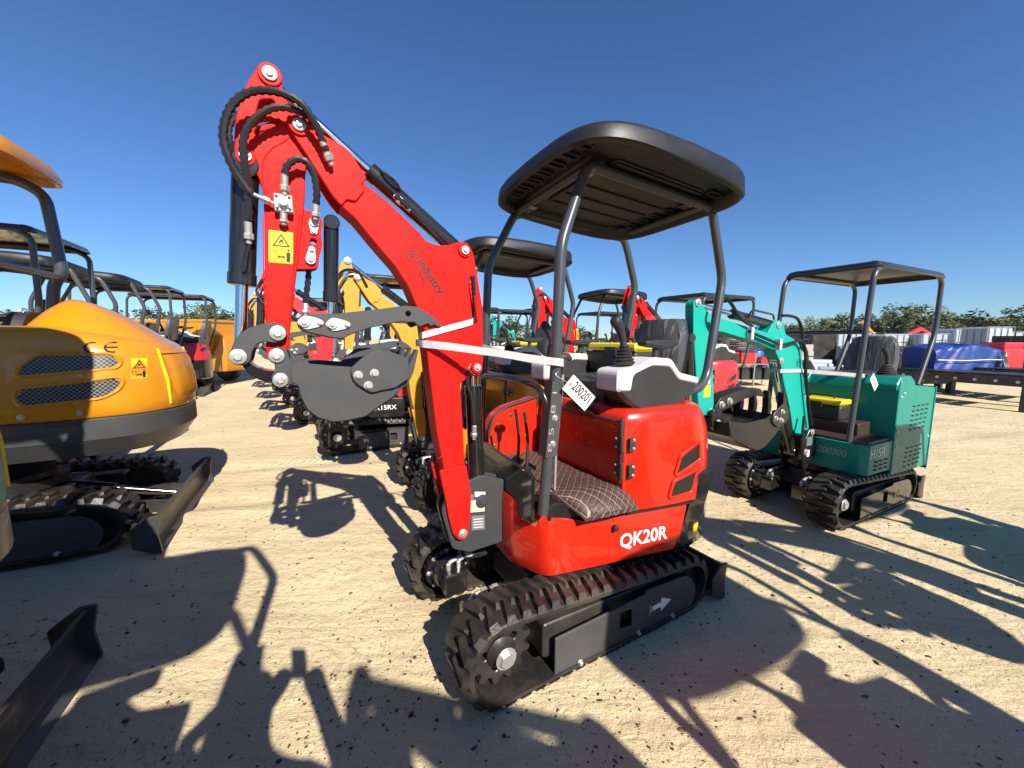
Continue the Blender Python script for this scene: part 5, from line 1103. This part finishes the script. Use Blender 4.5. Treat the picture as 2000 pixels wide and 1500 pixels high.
TREES = [(1575, 622, 0), (1603, 640, 5), (1640, 614, 1), (1690, 618, 4), (1728, 608, 0), (1775, 597, 0), (1815, 604, 3), (1848, 628, 1), (1893, 612, 3), (1932, 622, 1), (1988, 598, 2), (2060, 606, 2), (2110, 610, 0), (1535, 636, 5), (1480, 640, 5), (1420, 636, 3), (1225, 618, 4), (1000, 622, 3), (960, 634, 5), (312, 604, 1), (388, 596, 0), (425, 604, 3), (350, 622, 5), (455, 612, 5), (1060, 640, 5), (1130, 640, 5), (1300, 640, 5), (1360, 642, 3), (700, 625, 1), (560, 620, 3), (620, 625, 5), (780, 622, 0), (860, 628, 5), (240, 610, 3), (170, 612, 0), (80, 606, 1), (-30, 600, 3), (1660, 640, 5), (1755, 634, 5), (1870, 640, 5), (1960, 636, 5), (2020, 632, 3), (1795, 636, 5), (1705, 640, 5)]
KIND = ['broad-crowned', 'rounded', 'thin sparse', 'dense bushy', 'slender', 'low scrubby']
rt = random.Random(5)
for u, v, k in TREES:
    D = rt.uniform(50, 72) if k != 5 else rt.uniform(46, 60); src, h = PROT[k]; o = copy_tree(src)
    o.location = ((u - 1000) / 751 * D, D, .3); z = 1.25 + (660 - v) / 751 * D; s = z / h; o.scale = (s * rt.uniform(1.15, 1.5), s * rt.uniform(1.15, 1.5), s); o.rotation_euler = (0, 0, rt.uniform(0, 6.28))
    side = 'behind the tanks on the right' if u > 1500 else 'behind the left row' if u < 500 else 'behind the middle rows'
    same = sorted(q[0] for q in TREES if (q[0] > 1500) == (u > 1500) and (q[0] < 500) == (u < 500)); ORD = 'leftmost second third fourth fifth sixth seventh eighth ninth tenth eleventh twelfth thirteenth fourteenth fifteenth sixteenth seventeenth eighteenth nineteenth twentieth twenty-first twenty-second twenty-third twenty-fourth twenty-fifth twenty-sixth'.split()
    i_ = same.index(u); tag(o, f'{KIND[k]} tree, {ORD[i_]}' + ('' if i_ == 0 else ' from the left') + f' {side}', 'tree', f'far trees {side}')
for t, h in PROT:
    for c in list(t.children): bpy.data.objects.remove(c)
    bpy.data.objects.remove(t)

# ------------------------------------------------------------------ goods on the right side of the yard
WHTK = mat('white_tank_plastic', (.42, .46, .50), .4, 0, 0, .06); GALV = mat('galvanised_cage', (.42, .44, .46), .4, .8); WOOD = mat('pallet_wood', (.28, .2, .13), .85, 0, 0, .25)
def yard(u, D): return ((u - 1000) / 751 * D, D)
def tote_proto():
    t = thing('tank_tote', 'tote', 'tank'); g = G(); g.box(-.5, .5, -.45, .45, .17, 1.10, .05, .06); b = g.build('tank', WHTK, t); g = G(); g.cyl((0, 0, 1.10), (0, 0, 1.15), .09); g.build('filler_cap', REDP, b)
    g = G(); g.box(-.15, .15, -.4505, -.452, .6, .85, .0, .0); g.build('label_panel', mat('tank_label', (.7, .7, .72), .5), b)
    def frame():
        g = G()
        for z in (.17, .64, 1.12): g.tube([(-.52, -.47, z), (.52, -.47, z), (.52, .47, z), (-.52, .47, z)], .012, 5, True)
        for k in range(5):
            x = -.52 + 1.04 * k / 4
            for y in (-.47, .47): g.tube([(x, y, .15), (x, y, 1.12)], .012, 5)
        for k in range(1, 4):
            y = -.47 + .94 * k / 4
            for x in (-.52, .52): g.tube([(x, y, .15), (x, y, 1.12)], .012, 5)
        return g
    frame().build('cage', GALV, t)
    g = G(); g.box(-.52, .52, -.47, .47, .10, .14, .005, .0)
    for y in (-.42, 0, .42): g.box(-.5, .5, y - .05, y + .05, 0, .101, .004, .0)
    g.build('pallet', mat('black_pallet', (.03, .03, .032), .6), t); return t
tp = tote_proto()
TOT = [(1637, 15.5, 'tank tote with red print on its face, standing left of the row'), (1665, 18, 'white tank tote behind the left canopy post'), (1730, 17, 'long white tank tote above the wrapped seat'), (1768, 17.5, 'white tank tote right of the wrapped seat'), (1800, 16.5, 'white tank tote above the left end of blue tarpaulin'), (1862, 17.8, 'white tank tote beside the right canopy post'), (1918, 15, 'large white tank tote above the right end of blue tarpaulin'), (1965, 15.4, 'dark caged tank tote at the right edge'), (2010, 15.4, 'tank tote past the right edge')]
for i, (u, D, lab) in enumerate(TOT):
    o = tp if i == 0 else copy_tree(tp); x, y = yard(u, D); o.location = (x, y, gz(x, y) + .16); o.rotation_euler = (0, 0, R(random.uniform(-8, 8))); o.scale = (random.uniform(.85, 1.1), 1, random.uniform(.98, 1.22)); tag(o, lab, 'tank', 'caged tank totes')
# blue tarpaulin bundle on a steel rack
TARP = mat('blue_tarpaulin', (.01, .042, .22), .5, 0, 0, .15, .35, 7); TARPI = mat('tarpaulin_inner', (.38, .36, .30), .5, 0, 0, .2, .3, 8)
x, y = yard(1858, 10.4)
tr = thing('tarpaulin_bundle', 'crumpled blue tarpaulin roped over goods on the black rack', 'tarpaulin', (x, y, .62), 8); tr.scale = (.84, .84, .9)
g = G(); nu, nv = 60, 26
def tarp(i, j):
    a = -1.25 + 2.5 * i / nu; t = j / nv
    if t < .35: yy, zz = -.45 - .10 * (1 - t / .35), .82 * (t / .35)
    elif t < .65: yy, zz = -.45 + .9 * (t - .35) / .3, .82 + .06 * math.sin((t - .35) / .3 * 3.14)
    else: yy, zz = .45 + .1 * (t - .65) / .35, .82 * (1 - (t - .65) / .35)
    n1 = noise.noise((a * 2.2, yy * 2 + zz * 1.5, 3)); n2 = noise.noise((a * 6 + zz * 2, yy * 5, 9)); n3 = abs(noise.noise((a * 3 - zz * 2.4, yy, 5)))
    f = 1 - .05 * abs(a) ** 3
    return (a + .04 * n2 + .05 * (1 - t) * (a > .9), yy * f + .10 * n1 + .10 * n3, (zz * f * (1 - .10 * (a > .8) * (a - .8)) + .09 * n1 - .12 * n3 * (zz / .8) - .04 * max(0, a - .5)))
g.v = [tarp(i, j) for j in range(nv + 1) for i in range(nu + 1)]; g.f = [(j * (nu + 1) + i, j * (nu + 1) + i + 1, (j + 1) * (nu + 1) + i + 1, (j + 1) * (nu + 1) + i) for j in range(nv) for i in range(nu)]
e0 = [tarp(0, j) for j in range(nv + 1)]; e1 = [tarp(nu, j) for j in range(nv + 1)]; b0 = len(g.v); g.v += e0 + e1; g.f += [tuple(range(b0, b0 + nv + 1)), tuple(reversed(range(b0 + nv + 1, b0 + 2 * nv + 2)))]
g.build('sheet', TARP, tr, 60)
g = G(); g.tube(spline([(-1.27, -.5, .42), (-.4, -.62, .40), (.4, -.60, .42), (1.25, -.55, .40)], 5), .012, 6); g.build('rope', TAGM, tr)
g = G(); g.v = [(1.02 + .22 * i / 6 + .03 * math.sin(j * 2 + i), -.56 - .05 * math.sin(i * 1.3 + j) - .06 * (1 - j / 5), .05 + .6 * j / 5 - .07 * (i / 6)) for j in range(6) for i in range(7)]; g.f = [(j * 7 + i, j * 7 + i + 1, (j + 1) * 7 + i + 1, (j + 1) * 7 + i) for j in range(5) for i in range(6)]; g.build('loose_flap', TARPI, tr, 60, None, False)
def rack(label, c, yaw, L=3.0, z=.56):
    t = thing('steel_rack', label, 'rack', c, yaw, 'black steel racks')
    for s in (1, -1):
        g = G(); g.box(-L / 2, L / 2, s * .5 - .035, s * .5 + .035, z - .2, z, .004, .008); b = g.build('beam', BLK, t); bolts('beam_bolt', b, [(-L / 2 + .2 + k * (L - .4) / 7, s * .5 - .036, z - .1) for k in range(8)], (0, -1, 0), .022, .015)
        for x in (-L / 2 + .06, L / 2 - .06): g = G(); g.box(x - .07, x + .07, s * .5 - .07, s * .5 + .07, -.1, z + .05, .006, .01); g.build('leg', BLK, t)
    for k in range(6): x = -L / 2 + .25 + k * (L - .5) / 5; g = G(); g.box(x - .06, x + .06, -.46, .46, z - .12, z + .012, .004, .008); g.build('cross_beam', BLK, t)
    for k in range(4): y = -.36 + .24 * k; g = G(); g.box(-L / 2 + .1, L / 2 - .1, y - .09, y + .09, z + .013, z + .045, .004, .006); g.build('deck_plank', BLK, t)
    return t
rack('black steel rack carrying the blue tarpaulin bundle', (10.9, 9.35, gz(10.9, 9.3)), -70, 2.6, .72)
rack('black steel rack beyond the tarpaulin rack at right', (12.5, 9.9, gz(12, 10)), -70, 2.6, .72)
rack('black steel rack right behind the teal H15R canopy', (10.6, 10.9, gz(10, 11)), 4, 3.0, .5)
# steel table with red tools, barrels
x, y = yard(1462, 12.6)
tt = thing('steel_table', 'galvanised work table with red tools behind the teal boom', 'table', (x, y, gz(x, y)), 0)
g = G(); g.box(-.75, .75, -.35, .35, .70, .73, .005, .01); g.build('tabletop', GALV, tt)
for sx in (-1, 0, 1):
    for sy in (-1, 1): g = G(); g.box(sx * .7 - .02, sx * .7 + .02, sy * .32 - .02, sy * .32 + .02, 0, .70, .003, .004); g.build('leg', GALV, tt)
g = G(); g.box(-.72, .72, -.33, .33, .2, .22, .004, .006); g.build('shelf', GALV, tt)
def crate_like(name, label, cat, loc, size, m, yaw=0, group=None, extra=None):
    t = thing(name, label, cat, loc, yaw, group); a, b, c = size; g = G(); g.box(-a / 2, a / 2, -b / 2, b / 2, 0, c * .82, .02, .03); g.build('body', m, t)
    g = G(); g.box(-a * .46, a * .46, -b * .46, b * .46, c * .815, c, .02, .03); g.build('top', extra or m, t)
    g = G(); g.tube(fillet([(-a * .3, 0, c * .98), (-a * .3, 0, c * 1.14), (a * .3, 0, c * 1.14), (a * .3, 0, c * .98)], .03), .014, 6); g.build('handle', BLK, t); return t
z = gz(x, y) + .732
crate_like('generator', 'red generator on the galvanised table', 'generator', (x - .15, y, z), (.5, .4, .42), REDP, 5, None, BLK)
crate_like('tool_case', 'red tool case at the right end of the table', 'tool case', (x + .5, y - .05, z), (.4, .3, .2), REDP, -6, None, REDP)
crate_like('tool_case', 'black and red tool case at the left end of the table', 'tool case', (x - .58, y - .02, z), (.3, .4, .36), BLK, 12, None, REDP)
for k in range(4): crate_like('parts_crate', f'black parts crate {["at the left end under the table", "second from left under the table", "third from left under the table", "at the right end under the table"][k]}', 'crate', (x - .52 + k * .35, y, gz(x, y) + .222), (.3, .45, .36), BLK, 4 * k - 6, 'crates under the table')
BLU = mat('blue_drum_plastic', (.015, .12, .45), .4)
for zz, lab in ((0, 'lower blue plastic drum of the pair beyond the table'), (.92, 'upper blue plastic drum of the pair beyond the table')):
    xx, yy = yard(1474, 15); d = thing('drum', lab, 'drum', (xx, yy, gz(xx, yy) + zz), 0, 'blue drums')
    g = G(); g.lathe((0, 0, 0), (0, 0, 1), [(0, .26), (.03, .29), (.28, .29), (.30, .30), (.33, .29), (.6, .29), (.62, .30), (.65, .29), (.85, .29), (.9, .26)], 24); g.build('shell', BLU, d); g = G(); g.cyl((.12, 0, .88), (.12, 0, .915), .05); g.build('bung', BLK, d)
xx, yy = yard(1432, 14.5); hc = thing('hose_coil', 'grey coiled pipe bundle stacked behind the teal stick', 'pipe coil', (xx, yy, gz(xx, yy)), 0)
g = G(); [g.box(-.6, .6, -.5, .5, .0, .9, .02, .03)]; g.build('crate', WOOD, hc)
for k in range(9): g = G(); r_ = .55 + .05 * math.sin(k * 2.1); g.tube([(r_ * 1.25 * math.cos(t), r_ * math.sin(t), .95 + .055 * k) for t in [6.283 * j / 28 for j in range(28)]], .03, 6, True); g.build('pipe', [GALV, mat('rusty_pipe', (.16, .07, .035), .8)][k % 3 == 1], hc)
xx, yy = yard(1568, 13.2); crate_like('cabinet', 'beige metal cabinet right of the teal boom', 'cabinet', (xx, yy, gz(xx, yy)), (.42, .4, 1.25), mat('beige_enamel', (.42, .39, .33), .5))
for k, (u, D, s, m_, lab) in enumerate(((1598, 15.5, (1.3, .8, 1.35), BLK, 'black wrapped machine on a pallet right of the beige cabinet'), (1590, 13.0, (.9, .6, .75), WHTK, 'white bag-covered pallet below the black wrapped machine'), (1755, 13.5, (1.2, .8, 1.0), BLK, 'dark crate left of the blue tarpaulin'), (1985, 13.2, (1.2, 1.0, 1.2), BLK, 'dark crate at the right edge behind the rack'), (1350, 14, (1.2, .8, 1.0), BLK, 'dark crate behind the wrapped seat'), (1210, 13, (.9, .8, .9), BLK, 'dark crate behind the joystick'), (1525, 14.5, (1.0, .8, .8), WHTK, 'white covered load right of the blue drums'), (1545, 17, (1.2, .9, 1.5), CHAR, 'tall grey crate between the drums and beige cabinet'), (1618, 12.2, (.6, .5, .6), WHTK, 'small white load left of the wrapped teal seat'), (1500, 17.5, (1.3, .9, 1.3), BLK, 'black crate behind the blue drums'), (1690, 14.2, (.9, .7, 1.3), CHAR, 'grey crate standing left of the wrapped teal seat'), (1395, 16, (1.2, .9, 1.3), CHAR, 'grey crate behind the teal stick'), (1950, 12.3, (.8, .6, 1.1), REDK, 'red machine part right of the blue tarpaulin'))):
    xx, yy = yard(u, D); crate_like('pallet_load', lab, 'pallet load', (xx, yy, gz(xx, yy)), s, m_, 7 * k)
GRN = mat('green_dumpster_paint', (.012, .11, .06), .45, 0, .2, .15, 0, 60, .1)
for u, D, lab in ((1090, 14.5, 'green waste skip left of the canopy post'), (1140, 15, 'green waste skip in the middle behind the red boom'), (1185, 15.4, 'green waste skip rightmost behind the canopy posts')):
    xx, yy = yard(u, D); d = thing('waste_skip', lab, 'skip', (xx, yy, gz(xx, yy)), 5, 'green waste skips')
    g = G(); g.loft([[(sx * a, sy * b, zz) for sx, sy in ((-1, -1), (1, -1), (1, 1), (-1, 1))] for a, b, zz in ((.35, .3, .12), (.5, .45, 1.0), (.5, .45, 1.42))]); b = g.build('body', GRN, d)
    g = G(); g.tube([(-.52, -.47, 1.42), (.52, -.47, 1.42), (.52, .47, 1.42), (-.52, .47, 1.42)], .04, 6, True); g.build('rim', GRN, b)
    for k in range(4): xx_ = -.39 + k * .26; g = G(); g.bar((xx_ * .75, -.34, .2), (xx_, -.475, 1.4), .05, .05); g.build('stiffener', GRN, b)
    for k in (-1, 1): g = G(); g.box(k * .25 - .05, k * .25 + .05, -.3, .3, 0, .13, .01, .01); g.build('skid', BLK, d)
xx, yy = yard(1106, 11.5); d = thing('white_bin', 'white plastic bin standing right of the red boom', 'bin', (xx, yy, gz(xx, yy)))
g = G(); g.loft([[(sx * a, sy * a, zz) for sx, sy in ((-1, -1), (1, -1), (1, 1), (-1, 1))] for a, zz in ((.22, 0), (.27, 1.55), (.27, 1.6))]); g.build('body', WHTK, d); g = G(); g.box(-.3, .3, -.3, .3, 1.6, 1.68, .02, .02); g.build('lid', WHTK, d); g = G(); g.box(-.28, .0, -.29, -.275, 1.2, 1.26, .004, .004); g.build('slot', BLK, d)
# yellow dumper at the end of the left row
xx, yy = yard(372, 12.8)
d = thing('site_dumper', 'yellow dumper body beyond the left row of excavators', 'dumper', (xx, yy, gz(xx, yy)), -4)
def hop(k, z): return [(sx * a * k, sy * b * k, z) for sx, sy, a, b in ((-1, -1, 1.35, .8), (1, -1, 1.5, .8), (1, 1, 1.5, .8), (-1, 1, 1.35, .8))]
g = G(); g.loft([hop(.8, .75), hop(.97, 1.3), hop(1.0, 1.95), hop(1.03, 1.96), hop(1.03, 2.03), hop(.98, 2.03), hop(.9, 1.2)], True); hp = g.build('hopper', YEL, d, 30)
for k in range(5): x_ = -1.1 + .55 * k; g = G(); g.bar((x_ * .85, -.66, .8), (x_, -.80, 1.9), .07, .06); g.build('hopper_rib', YEL, hp)
g = G(); g.box(-1.1, 1.2, -.45, .45, .45, .8, .02, .03); g.build('chassis', BLK, d)
for sx in (-.8, .85):
    for sy in (-1, 1):
        g = G(); g.lathe((sx, sy * .55 - .12, .42), (0, 1, 0), [(0, .2), (0, .36), (.03, .42), (.21, .42), (.24, .36), (.24, .2)], 20); w = g.build('tyre', RUB, d); g = G(); g.cyl((sx, sy * .55 - .1, .42), (sx, sy * .55 + .1, .42), .2); g.build('rim', YEL, w)
g = G(); g.plate(rp([(1.25, .4), (1.75, .4), (1.8, 1.0), (1.7, 1.5), (1.25, 1.6)], .1, 4), -.6, .6, .03); g.build('engine_cover', YEL, d)
# boom lifts over the treeline
xx, yy = yard(1695, 34); d = thing('boom_lift', 'yellow telescopic boom slanting behind the tanks', 'boom lift', (xx, yy, .35)); g = G(); g.bar((-.9, 0, 2.7), (.8, 0, .9), .18, .22); g.build('boom', YEL, d); g = G(); g.box(.5, 1.9, -.6, .6, 0, .95, .03, .05); g.build('base', YEL, d)
xx, yy = yard(1783, 30); d = thing('boom_lift', 'red machine top showing above the white tanks', 'boom lift', (xx, yy, .35)); g = G(); g.box(-1.2, 1.2, -.6, .6, 0, 1.3, .05, .08); g.build('base', REDK, d); g = G(); g.bar((-.9, 0, 1.3), (.3, 0, 1.95), .2, .3); g.bar((.3, 0, 1.95), (1.3, 0, 1.35), .16, .2); g.build('boom', REDK, d)

# ------------------------------------------------------------------ loose chips and stones on the ground
rs = random.Random(3); g = G()
def chip(x, y, s, fl=.45):
    z = gz(x, y); a = rs.uniform(0, 6.28); c, sn = math.cos(a), math.sin(a); L = s * rs.uniform(1, 1.9)
    P = [(L * math.cos(q) * rs.uniform(.65, 1.1), s * math.sin(q) * rs.uniform(.6, 1.15), rs.uniform(0, .2) * s) for q in [6.283 * k / 7 for k in range(7)]] + [(L * math.cos(q) * .5, s * math.sin(q) * .5, s * fl * rs.uniform(.7, 1.3)) for q in (.4, 2.5, 4.6)]
    P = [(x + p[0] * c - p[1] * sn, y + p[0] * sn + p[1] * c, z + p[2] + s * .1) for p in P]
    g.add(P, [(0, 1, 7), (1, 2, 8, 7), (2, 3, 8), (3, 4, 9, 8), (4, 5, 9), (5, 6, 9), (6, 0, 7, 9), (7, 8, 9)])
n = 0
while n < 9500:
    d = 1.0 + 11 * rs.random() ** 1.9; a = R(rs.uniform(33, 147)); x, y = d * math.cos(a) * 1.05, d * math.sin(a)
    if noise.noise((x * 1.1, y * 1.1, 20)) + .35 * noise.noise((x * 4, y * 4, 2)) < rs.uniform(-.75, .65): continue
    chip(x, y, rs.choice((.0016, .002, .002, .0025, .0025, .003, .0035, .0045, .006)) * (1 + d * .07)); n += 1
for k in range(110):
    d = 1.2 + 5 * rs.random() ** 1.5; a = R(rs.uniform(35, 145)); chip(d * math.cos(a), d * math.sin(a), rs.uniform(.006, .014), .5)
def chips_mat():
    m = bpy.data.materials.new('bark_chips_and_stones'); m.use_nodes = True; nt = m.node_tree; b = nt.nodes['Principled BSDF']; v = nt.nodes.new('ShaderNodeTexWhiteNoise'); geo = nt.nodes.new('ShaderNodeNewGeometry'); cr = nt.nodes.new('ShaderNodeValToRGB')
    nt.links.new(geo.outputs['Random Per Island'], cr.inputs[0]); e = cr.color_ramp.elements; e[0].color = (.035, .024, .017, 1); e[1].color = (.26, .17, .10, 1); q = cr.color_ramp.elements.new(.6); q.color = (.08, .052, .034, 1); q = cr.color_ramp.elements.new(.85); q.color = (.16, .075, .04, 1)
    nt.links.new(cr.outputs[0], b.inputs['Base Color']); b.inputs['Roughness'].default_value = .85; return m
o = g.build('ground_debris', chips_mat(), None, 20, 'stuff', False); tag(o, 'dark bark chips and small stones scattered over the sand', 'debris')

# ------------------------------------------------------------------ the photographer, standing behind the viewpoint
me = bpy.data.meshes.new('person'); V = []; Ed = []; Rd = []
def joint(p, r, par=None):
    V.append(p); Rd.append(r)
    if par is not None: Ed.append((par, len(V) - 1))
    return len(V) - 1
pel = joint((0, 0, .95), (.17, .12)); wai = joint((0, 0, 1.10), (.145, .11), pel); che = joint((0, .01, 1.33), (.18, .12), wai); nk = joint((0, .01, 1.48), (.062, .062), che); hd0 = joint((0, .03, 1.57), (.075, .085), nk); hd1 = joint((0, .035, 1.68), (.085, .10), hd0); joint((0, .03, 1.76), (.06, .07), hd1)
for s in (-1, 1):
    sh = joint((s * .20, .0, 1.40), (.07, .065), che); el = joint((s * .30, .16, 1.20), (.048, .046), sh); wr = joint((s * .11, .35, 1.38), (.042, .04), el); joint((s * .05, .39, 1.48), (.055, .045), wr)
    hp_ = joint((s * .10, 0, .88), (.10, .10), pel); kn = joint((s * .12, .02, .48), (.065, .065), hp_); an = joint((s * .13, -.01, .09), (.042, .042), kn); joint((s * .15, .15, .035), (.04, .03), an)
me.from_pydata(V, Ed, []); ph = bpy.data.objects.new('person', me); COL.objects.link(ph)
sm = ph.modifiers.new('skin', 'SKIN'); ly = me.skin_vertices[0] if me.skin_vertices else None
if ly is None:
    bm = bmesh.new(); bm.from_mesh(me); bm.verts.layers.skin.verify(); bm.to_mesh(me); bm.free(); ly = me.skin_vertices[0]
for i, r_ in enumerate(Rd): ly.data[i].radius = r_
ly.data[0].use_root = True
sb = ph.modifiers.new('subdivision', 'SUBSURF'); sb.levels = 2; sb.render_levels = 2
me.materials.append(mat('dark_shirt', (.05, .06, .09), .8)); ph.location = (.02, -.43, 0); ph.rotation_euler = (0, 0, R(2)); tag(ph, 'person holding up a phone, seen only by the shadow on the sand', 'person')
pn = G(); pn.box(-.037, .037, -.030, -.022, 1.42, 1.57, .002, .006); po = pn.build('phone', BLKG); tag(po, 'black phone held in the hands of the person', 'phone')
